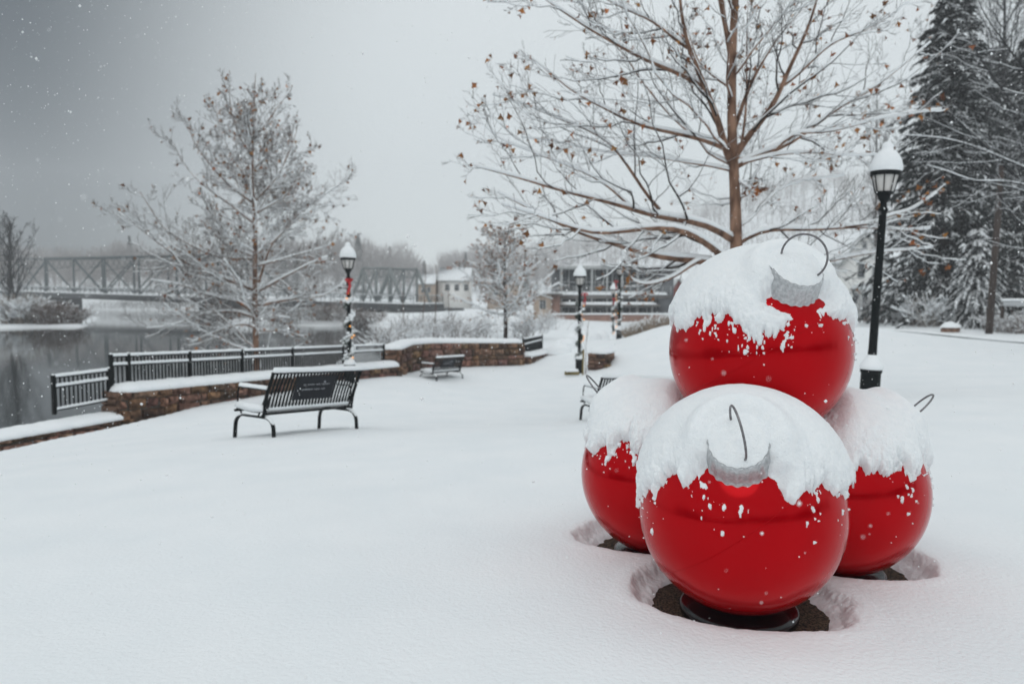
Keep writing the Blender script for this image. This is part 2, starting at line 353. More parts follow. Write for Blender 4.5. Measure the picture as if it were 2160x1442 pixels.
def ground(x, y, fine=True):
    x = np.atleast_1d(np.asarray(x, float)); y = np.atleast_1d(np.asarray(y, float))
    r = np.hypot(x, y); k = np.minimum(1, 230 / np.maximum(r, 1e-6)); xs, ys = x * k, y * k
    z = np.zeros(x.shape)
    for i, c in enumerate(CP):
        d = np.hypot(xs - c[0], ys - c[1]) / 50; z += TW[i] * d * d * np.log(d + 1e-12)
    n = len(CP); z += TW[n] + TW[n + 1] * xs / 50 + TW[n + 2] * ys / 50
    # wooded hills beyond
    px = 1080 + F_PX * x / np.maximum(y, 1); top = np.interp(px, RIDGE[:, 0], RIDGE[:, 1])
    top = np.where(y < 1, 500, top)
    hz = EYE + (HZ - top) / F_PX * 430
    f = sstep(170, 430, np.maximum(y, r * .7)); z = z * (1 - f) + hz * f
    z = z + (fbm(np.stack([x / 40, y / 40, 0 * x], -1), 3, 5) - .5) * 2.2 * sstep(70, 220, r)
    # river bed
    d = river_d(x, y) + (vnoise(np.stack([x / 5, y / 5, 0 * x], -1), 3) - .5) * 2.0 * sstep(30, 80, r)
    bank = ZW + np.where(d > 0, .42 * d, .5 * d)
    z = np.where(bank < z, bank, z); z = np.maximum(z, ZW - 2)
    if fine:
        p = np.stack([x, y, 0 * x], -1)
        z = z + (fbm(p / 1.7, 3, 11) - .5) * .05 * (1 - sstep(40, 90, r)) + (fbm(p * 2.6, 2, 12) - .5) * .010 * (1 - sstep(8, 20, r))
        for kk in 'FLR':
            c = BALLS[kk]; vv = unit(c * A3(1, 1, 0)); dd = np.hypot(x - c[0] - vv[0] * .06, y - c[1] - vv[1] * .06) + (fbm(p * 8, 3, 21) - .5) * .06 + (fbm(p * 40, 2, 22) - .5) * .02
            fr = ((x - c[0]) * -vv[0] + (y - c[1]) * -vv[1]) / (dd + .05); dd = dd + .15 * sstep(.1, .9, fr)
            z = z + sstep(.52, .80, dd) * 0
            s = .42 * sstep(.375, .485, dd) + .58 * sstep(.475, .57, dd); lip = np.exp(-((dd - .59) / .07) ** 2) * .008
            zl = c[2] - BR - .068
            z = np.where(dd < .8, zl + (z - zl) * s + lip, z)
    return z
def gz(x, y, fine=False): return float(ground(np.array([x]), np.array([y]), fine)[0])
ang = np.concatenate([np.linspace(-180, -50, 40)[:-1], np.linspace(-50, -2, 210)[:-1], np.linspace(-2, 38, 420)[:-1], np.linspace(38, 50, 50)[:-1], np.linspace(50, 180, 40)])
rad = [0.0, .4, .8, 1.2]
r = 1.5
while r < 520:
    rad.append(r); r += (.013 if 2.6 < r < 5.6 else .05) if r < 6 else r * .013
rad = np.array(rad)
AA, RR = np.meshgrid(np.radians(ang), rad); GX, GY = RR * np.sin(AA), RR * np.cos(AA)
GZ = ground(GX.ravel(), GY.ravel()).reshape(GX.shape)
g = MB(); na = len(ang); i = np.arange(len(rad) - 1)[:, None] * na; j = np.arange(na - 1)[None]
g.add(np.stack([GX, GY, GZ], -1).reshape(-1, 3), np.stack([i + j, i + na + j, i + na + j + 1, i + j + 1], -1).reshape(-1, 4)[:, ::-1])
tag(g.build('snowy_ground', M['snow_ground'], smooth=True), kind='structure')
g = MB(); g.add([(-300, -120, ZW), (60, -120, ZW), (60, 320, ZW), (-300, 320, ZW)], [[0, 1, 2, 3]])
tag(g.build('river_water', M['water']), kind='structure')

# ------------------------------------------------------------------ giant ornaments
def frame_from_z(z, ref=(0, 0, 1)):
    z = unit(z); x = np.cross(ref, z)
    if np.linalg.norm(x) < 1e-3: x = A3(1, 0, 0)
    x = unit(x); return np.array([x, np.cross(z, x), z])
def sph(k, th, ph, r): 
    c = BALLS[k]
    return c + np.stack([np.sin(th) * np.cos(ph), np.sin(th) * np.sin(ph), np.cos(th)], -1) * r[..., None]
def tilt_axis(az_vec, deg):
    h = unit(A3(az_vec[0], az_vec[1], 0)); a = math.radians(deg); return h * math.sin(a) + A3(0, 0, math.cos(a))
def rotz(v, deg):
    a = math.radians(deg); return A3(v[0] * math.cos(a) - v[1] * math.sin(a), v[0] * math.sin(a) + v[1] * math.cos(a), 0)
AX = {'F': tilt_axis(rotz(-BALLS['F'], -2), 46), 'T': tilt_axis(rotz(-BALLS['T'], 27), 42),
      'L': tilt_axis((-.80, .60), 43), 'R': tilt_axis((1.0, .08), 46)}
EDGE = {'F': 67, 'T': 74, 'L': 66, 'R': 68}
LAB = {'F': 'front red ball ornament with its metal cap facing the camera, snow on top',
       'T': 'topmost red ball ornament resting on the three below, wire hook standing above its cap',
       'L': 'left ball ornament of the stack, deep in snow, in front of a half hidden bench',
       'R': 'right rear ball ornament of the stack under deep snow, nearest the plain lamp post'}
def icosphere_grid(k, nth, nph):
    th = np.linspace(0, math.pi, nth); ph = np.arange(nph) * 2 * math.pi / nph
    TH, PH = np.meshgrid(th, ph, indexing='ij'); return TH, PH
def grid_faces(nth, nph):
    i = np.arange(nth - 1)[:, None] * nph; j = np.arange(nph)[None]; j2 = (j + 1) % nph
    return np.stack([i + j, i + nph + j, i + nph + j2, i + j2], -1).reshape(-1, 4)
for ki, k in enumerate('FTLR'):
    c = BALLS[k]; ax = AX[k]
    root = thing('ball_ornament', LAB[k], 'ornament', tuple(c - A3(0, 0, BR)), group='giant red ball ornaments stacked in the park')
    m = MB(); TH, PH = icosphere_grid(k, 97, 160); rr = np.full(TH.shape, BR)
    m.add(sph(k, TH, PH, rr).reshape(-1, 3), grid_faces(97, 160)); m.build('ball', M['red'], root, smooth=True)
    # thin raised seam where the two shells of the ball meet
    m = MB(); ph = np.linspace(0, 2 * math.pi, 161)[:-1]; fr = frame_from_z(unit(np.cross(ax, unit(A3(c[0], c[1], 0))) + .9 * A3(0, 0, 1) + .15 * ax * 0))
    m.tube(c + (BR + .0005) * (np.cos(ph)[:, None] * fr[0] + np.sin(ph)[:, None] * fr[1]), .0016, 6, closed=True)
    if k in 'FT': m.build('seam', M['red'], root, smooth=True)
    if k != 'T':
        m = MB(); zb = -BR - .040
        m.lathe([(0, zb), (.272, zb), (.286, zb + .008), (.290, zb + .03), (.286, zb + .05), (.268, zb + .062), (.225, zb + .066), (.20, zb + .075), (.19, zb + .10), (.19, zb + .12), (0, zb + .12)], c, 72)
        m.build('base', M['black_gloss'], root, smooth=True, auto=60)
    # metal cap : flared, fluted collar
    fr = frame_from_z(ax); h0 = .462; capm = MB(); hc = .135
    capm.lathe([(.152, h0 - .004), (.1565, h0), (.1565, h0 + .004), (.150, h0 + .010), (.144, h0 + .05), (.137, h0 + .095), (.132, h0 + hc), (.128, h0 + hc + .003), (.124, h0 + hc), (.124, h0 + hc - .012), (0, h0 + hc - .014)], c, 144, fr, lobes=20, la=.022)
    capm.build('metal_cap', M['zinc'], root, smooth=True, auto=50)
    # wire hook
    hm = MB(); side = {'F': rotz(-BALLS['F'], 12), 'T': rotz(-BALLS['T'], 66), 'L': A3(-.94, -4.6, 0), 'R': A3(-1.5, -4.3, 0)}[k]
    u = unit(side - ax * (side @ ax)); cc = c + ax * (h0 + hc + .082)
    a = np.radians(np.linspace(-38, 232, 28) if k != 'T' else np.linspace(-62, 205, 28)); rh = .118 if k in 'FT' else .105
    pts = cc + rh * (np.cos(a)[:, None] * u * .95 + np.sin(a)[:, None] * ax * 1.12)
    hm.tube(pts, .0055, 8); hm.build('wire_hook', M['wire'], root, smooth=True)
    # ---- snow blanket
    nth, nph = 330, 900
    th = np.linspace(0, math.radians(112), nth); ph = np.arange(nph) * 2 * math.pi / nph
    TH, PH = np.meshgrid(th, ph, indexing='ij')
    nrm = np.stack([np.sin(TH) * np.cos(PH), np.sin(TH) * np.sin(PH), np.cos(TH)], -1); P = c + nrm * BR
    cyl = np.stack([np.cos(PH) * 1.0, np.sin(PH) * 1.0, np.zeros_like(PH)], -1)
    e0 = math.radians(EDGE[k])
    lob = (fbm(cyl * 1.6 + ki * 9, 2, 31) - .5) * .46
    drip = (fbm(np.stack([cyl[..., 0] * 6, cyl[..., 1] * 6, TH * 1.8], -1) + ki * 5, 4, 33) - .5) * .42 * (.35 + 1.3 * vnoise(cyl * 2.1 + ki, 34))
    rag = (fbm(np.stack([cyl[..., 0] * 26, cyl[..., 1] * 26, TH * 10], -1), 3, 35) - .5) * .20 * (.4 + 1.2 * vnoise(cyl * 2.7 + ki * 3, 36))
    E = e0 + lob + drip + rag
    if k == 'F':   # bare patch below the cap, deeper to both sides
        azc = np.arctan2(-c[1], -c[0]); da = np.abs((PH - azc + math.pi) % (2 * math.pi) - math.pi); E = E - .10 + .20 * sstep(.35, 1.3, da)
    if k == 'T':
        azc = np.arctan2(-c[1], -c[0]); da = ((PH - azc + math.pi) % (2 * math.pi) - math.pi)
        E = E - .30 * np.exp(-((da - .50) / .22) ** 2) + .06 * sstep(.5, 1.2, np.abs(da)) - .05
    d = E - TH                         # >0 inside
    top = {'F': .082, 'T': .064, 'L': .066, 'R': .070}[k]
    thick = (.016 + top * np.clip(np.cos(TH), 0, 1) ** .8)
    t = thick * (1 - np.exp(-np.clip(d, 0, 9) / .055)) ** .8
    clump = fbm(P * 26, 3, 41)
    nearedge = np.exp(-np.clip(d, 0, 9) / .22)
    t = t + (clump - .5) * (.030 * nearedge + .002) * (d > 0) + (fbm(P * 75, 2, 43) - .5) * (.012 * nearedge + .0012) * (d > 0)
    t = t + (fbm(P * 5, 2, 47) - .5) * .010 * (d > .1)
    # sheltered by the ball above
    if k != 'T':
        dt = np.hypot(P[..., 0] - BALLS['T'][0], P[..., 1] - BALLS['T'][1]); sh = sstep(.36, .52, dt + (fbm(P * 6, 2, 48) - .5) * .08)
        t = t * (.22 + .78 * sh) + (1 - sh) * (d > 0) * (.004 + (fbm(P * 45, 3, 49) - .45) * .012)
    # loose flecks stuck to the paint below the edge
    fl = fbm(np.stack([cyl[..., 0] * 30, cyl[..., 1] * 30, TH * 17], -1) + 3, 2, 51); ml = vnoise(cyl * 3.4 + ki * 4, 53)
    dep = np.clip(-d, 0, 9)
    thr = .70 + dep * .52 - (ml - .5) * .26
    fk = np.clip((fl - thr) / .04, 0, 1) * .010 * (d <= 0)
    pt = fbm(np.stack([cyl[..., 0] * 12, cyl[..., 1] * 12, TH * 8], -1) + 11 + ki, 4, 57); fk = np.maximum(fk, np.clip((pt - .60 - dep * .55 - (ml - .5) * .25) / .05, 0, 1) * (.012 + (fbm(P * 40, 2, 58) - .5) * .012) * (d <= 0))
    sp = vnoise(np.stack([cyl[..., 0] * 62, cyl[..., 1] * 62, TH * 58], -1), 55); fk = np.maximum(fk, np.clip((sp - .925 - dep * .10) / .02, 0, 1) * .006 * (d <= 0))
    fk = fk * (ml > .40)
    t = np.where(d > 0, t, fk)
    # the collar pokes through: keep snow off the steep lower side of the cap
    rel = P - c; q = rel @ ax; perp = rel - q[..., None] * ax; rp = np.linalg.norm(perp, axis=-1); down = unit(A3(0, 0, -1) - ax * (-ax[2]))
    cosd = (perp @ down) / (rp + 1e-9)
    inside = (rp < .175) & (q > 0)
    clear = sstep(.152, .172 , rp + (clump - .5) * .03) 
    # bare paint right below the collar (its own overhang shelters it)
    lee = np.where((q > 0) & (rp < .32), 1 - sstep(.28, .55, cosd + (clump - .5) * .3) * (1 - sstep(.185, .27, rp + (clump - .5) * .05)), 1)
    t = t + (q > 0) * (d > .05) * .050 * np.exp(-((rp - .165) / .055) ** 2) * sstep(.55, -.2, cosd); t = t * lee
    t = np.where(t < .0012, -.004, t)
    V = c + nrm * (BR + t)[..., None]
    # settle: move the accumulation a little upwards rather than outwards
    V[..., 2] += np.clip(t, 0, 1) * .25
    Fc = grid_faces(nth, nph); keep = (t.ravel()[Fc] > 0).any(1)
    used = np.unique(Fc[keep]); remap = np.full(nth * nph, -1); remap[used] = np.arange(len(used))
    m = MB(); m.add(V.reshape(-1, 3)[used], remap[Fc[keep]]); m.build('snow_cap', M['snow_clump'], root, smooth=True)
    # snow heaped in the collar
    m = MB(); nr_, na_ = 40, 96; rr_, aa = np.meshgrid(np.linspace(0, 1, nr_), np.arange(na_) * 2 * math.pi / na_, indexing='ij')
    upl = unit(A3(0, 0, 1) - ax * ax[2]); dirv = np.cos(aa)[..., None] * fr[0] + np.sin(aa)[..., None] * fr[1]
    grow = 1 + .26 * sstep(-.1, .7, dirv @ upl)
    base = c + ax * (h0 + hc - .004) + (.131 * rr_ * grow)[..., None] * (np.cos(aa)[..., None] * fr[0] + np.sin(aa)[..., None] * fr[1])
    upd = unit(ax * .45 + A3(0, 0, 1)); prof = (1 - rr_ ** 3.0)
    # deeper on the uphill side
    hh = (.060 if k != 'F' else .050) * prof + .010 * np.sqrt(np.clip(1 - rr_, 0, 1))
    hh = hh + (fbm(base * 40, 3, 61) - .5) * .014 * (rr_ < .98)
    Vc = base + upd * hh[..., None]
    m.add(Vc.reshape(-1, 3), grid_faces(nr_, na_)); m.build('cap_snow', M['snow_clump'], root, smooth=True)
    if k != 'T':
        m = MB(); zg = c[2] - BR - .046
        nr_, na_ = 24, 90; rr_, aa = np.meshgrid(np.linspace(0, .47, nr_), np.arange(na_) * 2 * math.pi / na_, indexing='ij')
        X = c[0] + rr_ * np.cos(aa); Y = c[1] + rr_ * np.sin(aa); Z = zg + (fbm(np.stack([X * 30, Y * 30, 0 * X], -1), 3, 63) - .5) * .018
        m.add(np.stack([X, Y, Z], -1).reshape(-1, 3), grid_faces(nr_, na_))
        tag(m.build('bare_soil', M['mulch'], smooth=True), kind='structure')

# ------------------------------------------------------------------ benches
def arc_pts(pts, r=.06, n=5):
    """polyline with rounded corners"""
    pts = [np.array(p, float) for p in pts]; o = [pts[0]]
    for a, b, c in zip(pts, pts[1:], pts[2:]):
        d1 = a - b; d2 = c - b; l = min(r, np.linalg.norm(d1) * .5, np.linalg.norm(d2) * .5)
        p, q = b + unit(d1) * l, b + unit(d2) * l
        for t in np.linspace(0, 1, n): o.append((1 - t) ** 2 * p + 2 * t * (1 - t) * b + t * t * q)
    o.append(pts[-1]); return np.array(o)
def strap(m, pts, wdir, w_, th, col=None):
    """flat bar following pts, width along wdir"""
    pts = np.asarray(pts, float); T = unit(np.gradient(pts, axis=0)); wd = unit(wdir); nn = unit(np.cross(T, wd))
    V = np.stack([pts + wd * w_ / 2 + nn * th / 2, pts - wd * w_ / 2 + nn * th / 2, pts - wd * w_ / 2 - nn * th / 2, pts + wd * w_ / 2 - nn * th / 2], 1)
    n = len(pts); i = np.arange(n - 1)[:, None] * 4; j = np.arange(4)[None]; j2 = (j + 1) % 4
    m.add(V.reshape(-1, 3), np.stack([i + j, i + j2, i + 4 + j2, i + 4 + j], -1).reshape(-1, 4), col)
    b0 = m.n - n * 4; m.add(V[[0, -1]].reshape(-1, 3), [[3, 2, 1, 0], [4, 5, 6, 7]], col)
def lumps(m, path, w_, h, seed=0, n=None, k=10, taper=True):
    """rounded ridge of snow lying along a path (world or local points)"""
    path = np.asarray(path, float); L = np.concatenate([[0], np.cumsum(np.linalg.norm(np.diff(path, axis=0), axis=1))])
    n = n or max(4, int(L[-1] / .03)); s = np.linspace(0, L[-1], n); P = np.stack([np.interp(s, L, path[:, i]) for i in range(3)], -1)
    T = np.gradient(P, axis=0); T[:, 2] = 0; T = unit(T); U = np.stack([T[:, 1], -T[:, 0], 0 * s], -1)
    a = np.linspace(0, math.pi, k); end = np.ones(n)
    if taper: 
        e = np.minimum(s, L[-1] - s) / (w_ * .5); end = np.sqrt(np.clip(1 - (1 - np.clip(e, 0, 1)) ** 2, 0.02, 1))
    nzv = .85 + .3 * fbm(P * 7 + seed, 3, seed); 
    pr = np.stack([np.cos(a) * w_ / 2, np.sin(a) ** .7 * h], -1)
    V = P[:, None] + U[:, None] * pr[None, :, 0, None] * (end * (.92 + .16 * fbm(P * 11, 2, seed + 2)))[:, None, None]
    V = V + A3(0, 0, 1) * (pr[None, :, 1, None] * (end * nzv)[:, None, None] - .003)
    V = V + (fbm(V * 30, 2, seed + 1)[..., None] - .5) * .012 * A3(1, 1, .6)
    i = np.arange(n - 1)[:, None] * k; j = np.arange(k)[None]; j2 = (j + 1) % k
    m.add(V.reshape(-1, 3), np.stack([i + j, i + j2, i + k + j2, i + k + j], -1).reshape(-1, 4))
def make_bench(mtx, label):
    root = thing('park_bench', label, 'bench', mat=mtx, group='black metal park benches')
    def B(): b = MB(); b.local = True; return b
    Lh = .86; xl = .80
    # local: x along, +y front, z up. back at y=-.2
    seat = [(0, -.165, .325), (0, 0, .31), (0, .20, .325), (0, .35, .35), (0, .39, .34), (0, .405, .31)]
    back = [(0, -.36, .875), (0, -.31, .76), (0, -.225, .55), (0, -.185, .41), (0, -.165, .325)]
    prof = arc_pts(back[:-1] + seat, .06, 4)
    bm_back, bm_seat = B(), B(); nst = 28; pw = .37
    for i in range(nst):
        x = -Lh + (i + .5) * 2 * Lh / nst; c = prof + A3(x, 0, 0)
        kb = int(np.argmin(np.abs(prof[:, 2] - .325) + (prof[:, 1] > -.1) * 9)) + 1
        strap(bm_back, c[:kb + 1], (1, 0, 0), .036, .007); strap(bm_seat, c[kb:], (1, 0, 0), .036, .007)
    top = A3(0, -.36, .875)
    bm_back.tube([top + A3(-Lh - .01, 0, 0), top + A3(Lh + .01, 0, 0)], .017, 8)
    lo = A3(0, -.178, .335); bm_seat.tube([lo + A3(-Lh, -.012, -.03), lo + A3(Lh, -.012, -.03)], .02, 8)
    fr_ = A3(0, .405, .31); bm_seat.tube([fr_ + A3(-Lh, 0, 0), fr_ + A3(Lh, 0, 0)], .018, 8)
    bm_back.build('backrest', M['iron'], root, smooth=True, auto=40); bm_seat.build('seat', M['iron'], root, smooth=True, auto=40)
    # solid plaque in the middle of the back (cut-out script seen reversed from behind)
    pl = B(); a = np.array([p for p in resample(prof, 60, False) if .47 < p[2] < .835]); a = np.array([np.interp(np.linspace(0, 1, 8), np.linspace(0, 1, len(a)), a[:, i]) for i in range(3)]).T
    strap(pl, a, (1, 0, 0), 2 * pw, .012); pobj = pl.build('plaque', M['plate'], root, smooth=True, auto=30)
    def on_plate(u, v, side=-1):
        zz = .835 - v * .36; y = np.interp(zz, [.55, .76, .875], [-.225, -.31, -.36]); return A3(u, y + side * .010, zz)
    rs = np.random.RandomState(4); mk = B()
    for (u0, u1, v, hh) in ((.26, -.22, .40, .018), (.20, -.27, .60, .020)) :
        u = u0; pts = []
        while u > u1:
            # a loose line of joined loops, as the cut lettering reads from the back
            s_ = rs.uniform(.016, .028); tall = 1.7 if rs.rand() < .28 else 1.0; dn = 1.5 if rs.rand() < .15 else .3
            pts += [on_plate(u, v + hh * dn), on_plate(u - s_ * .35, v - hh * tall), on_plate(u - s_ * .6, v - hh * .2 * tall), on_plate(u - s_ * .8, v + hh * .9)]
            u -= s_
            if rs.rand() < .18 and len(pts) > 10:
                mk.tube(np.array(pts), .0032, 5); pts = []; u -= .022
        if len(pts) > 2: mk.tube(np.array(pts), .0032, 5)
    dot = on_plate(.155, .30); mk.lathe([(0, -.002), (.017, -.002), (.014, .004), (0, .005)], dot, 12, frame_from_z(A3(0, -1, .4)))
    mk.build('lettering', M['pale_mark'], pobj)
    sn = B()
    for sgn in (-1, 1):
        x = sgn * xl
        lg = B(); pth = arc_pts([(x, .46, -.12), (x, .45, .25), (x, -.33, .25), (x, -.37, -.12)], .17, 9)
        strap(lg, pth, (1, 0, 0), .052, .024); lg.build('leg', M['iron'], root, smooth=True, auto=50)
        ar = B(); pa = arc_pts([(x, .32, .25), (x, .43, .42), (x, .42, .645), (x, -.21, .635), (x, -.195, .33), (x, -.07, .25)], .07, 6)
        ar.tube(pa, .013, 8); ar.build('armrest', M['iron'], root, smooth=True)
        bp = B(); bp.tube(arc_pts([(x + sgn * .055, -.36, .875), (x + sgn * .055, -.21, .50), (x + sgn * .04, -.19, .26)], .1, 6), .017, 8)
        bp.tube([(x + sgn * .04, -.19, .5), (x + sgn * .01, -.03, .25)], .012, 6)
        bp.build('back_post', M['iron'], root, smooth=True)
        lumps(sn, [(x, .41, .655), (x, -.22, .645)], .06, .05, 5)
        q = pth[(pth[:, 1] < -.12) & (pth[:, 2] > .10)]; lumps(sn, q + A3(0, 0, .008), .056, .035, 9, taper=True)
        q = pth[(pth[:, 1] > .12) & (pth[:, 2] > .14)]; lumps(sn, q + A3(0, 0, .008), .056, .02, 9)
    lumps(sn, [(-Lh, -.362, .888), (Lh, -.362, .888)], .075, .070, 7)
    # thick pad of snow on the seat, banked up against the back
    xs = np.linspace(-Lh, Lh, 90); pr = np.array([(-.172, .335), (-.185, .385), (-.16, .42), (-.06, .435), (.12, .44), (.32, .45), (.40, .42), (.425, .36), (.34, .352), (.2, .33), (0, .32)])
    V = np.stack([np.broadcast_to(xs[:, None], (90, 11)), np.broadcast_to(pr[None, :, 0], (90, 11)), np.broadcast_to(pr[None, :, 1], (90, 11))], -1).copy()
    V[..., 2] += (fbm(V * 5, 3, 77) - .5) * .045 * (pr[:, 1] > .4)[None]; V[..., 1] += (fbm(V * 14, 2, 78) - .5) * .012
    i = np.arange(89)[:, None] * 11; j = np.arange(11)[None]; j2 = (j + 1) % 11
    sn.add(V.reshape(-1, 3), np.stack([i + j, i + j2, i + 11 + j2, i + 11 + j], -1).reshape(-1, 4))
    tri = np.array([[0, a + 1, a] for a in range(1, 10)]); b0 = sn.n - 990
    sn.Ft.append(np.concatenate([tri, tri[:, ::-1] + 89 * 11]) + b0); sn.mt.append(np.zeros(18))
    sn.build('snow_layer', M['snow'], root, smooth=True)
    return root
def bench_mtx(px, py, Y, alpha, s=1.0, sink=.0, slope=None):
    """px,py,Y : rear foot of the left end; alpha : direction of the length"""
    p = W(px, py, Y); a = math.radians(alpha); xd = A3(math.cos(a), math.sin(a), 0)
    sl = slope if slope is not None else (gz(*(p + xd * 1.65)[:2]) - gz(*p[:2])) / 1.65
    xd = unit(xd + A3(0, 0, sl)); z = unit(A3(0, 0, 1) - xd * xd[2]); yd = np.cross(z, xd)
    o = p + xd * .80 * s + yd * .36 * s - z * sink
    m = np.eye(4); m[:3, 0] = xd * s; m[:3, 1] = yd * s; m[:3, 2] = z * s; m[:3, 3] = o
    return Matrix(m.tolist())
bench = make_bench(bench_mtx(578, 922, 10.2, 58, 1.02, 0, -.07), 'nearest black strap bench seen from behind, plaque with script in its back, snow on seat')
def put_bench(mt, label):
    b = copy_tree(bench); b.matrix_basis = mt; b['label'] = label; return b
put_bench(bench_mtx(921, 810, 26, 56, .94, -.10), 'small distant black bench in front of the curved stone wall')
put_bench(bench_mtx(1268, 890, 14.8, 24, 1.02, 0, -.07), 'black bench half hidden behind the snowy ball ornament at the left of the stack')

# ------------------------------------------------------------------ river fence, ledge and stone wall
FA, FB = A3(-9.0, 16.5, 0), A3(-4.35, 25.0, 0); fd = unit(FB - FA); fl_ = np.linalg.norm(FB - FA)
fn = A3(fd[1], -fd[0], 0)          # towards the park
def fp(s, z): return FA + fd * s + A3(0, 0, z)
def fence_panels(name, label, segs, offs=0):
    """segs: list of ((p_bottom0,ztop0),(p_bottom1,ztop1)) panels"""
    root = thing(name, label, 'fence', tuple(segs[0][0]), group='black railings along the river')
    sn = MB()
    for i, (b0, t0, b1, t1) in enumerate(segs):
        pn = MB(); d = b1 - b0; L = np.linalg.norm(d[:2]); dd = unit(A3(d[0], d[1], 0)); n = max(4, int(L / .088))
        for (fb, snow) in ((.06, 1), (.72, 1), (1.0, 1)):
            a = b0 + A3(0, 0, (t0 - b0[2]) * fb); c = b1 + A3(0, 0, (t1 - b1[2]) * fb)
            X = unit(c - a); Y = A3(-dd[1], dd[0], 0); pn.box((a + c) / 2, (np.linalg.norm(c - a), .045, .035), [X, Y, np.cross(X, Y)])
            lumps(sn, [a + A3(0, 0, .018), c + A3(0, 0, .018)], .075, .05 + .015 * (fb > .5), i * 7 + int(fb * 9), n=30, k=7)
        for q in range(n):
            t = (q + .5) / n; p = b0 + d * t; h = (t0 + (t1 - t0) * t) - p[2]
            pn.box(p + A3(0, 0, h * .52), (.028, .028, h * .94), [dd, A3(-dd[1], dd[0], 0), A3(0, 0, 1)])
        pn.build('picket_panel', M['iron'], root)
    posts = [(s[0], s[1]) for s in segs] + [(segs[-1][2], segs[-1][3])]
    for (b, t) in posts:
        po = MB(); h = t - b[2] + .06; po.rbox(b + A3(0, 0, h / 2 - .02), (.075, .075, h + .04), [fd, fn, A3(0, 0, 1)], .006)
        po.build('post', M['iron'], root)
        lumps(sn, [b + A3(-.03, 0, h), b + A3(.03, .0, h)], .09, .04, 3, n=6, k=7)
    sn.build('snow_cover', M['snow'], root, smooth=True)
    return root
zt = lambda s: .21 + (-.17 - .21) * s / fl_
zb = lambda s: -.50 + (-.80 + .50) * s / fl_
pxs = [230, 267, 397, 508, 615, 722, 808]
def s_of(px):
    k = (px - 1080) / F_PX / math.cos(0) * 1.0
    # x/y = k at camera level (small pitch)
    return (k * FA[1] - FA[0]) / (fd[0] - k * fd[1])
S = [s_of(p) for p in pxs]
fence_panels('metal_fence', 'long black railing with snow on its rails above the low stone ledge', [(fp(a, zb(a)), zt(a), fp(b, zb(b)), zt(b)) for a, b in zip(S, S[1:])])
s1 = s_of(106)
fence_panels('metal_fence', 'short lower black railing at the left end, stepped down from the long one', [(fp(s1, -.86), -.13, fp(S[0] - .06, -.80), -.10)])

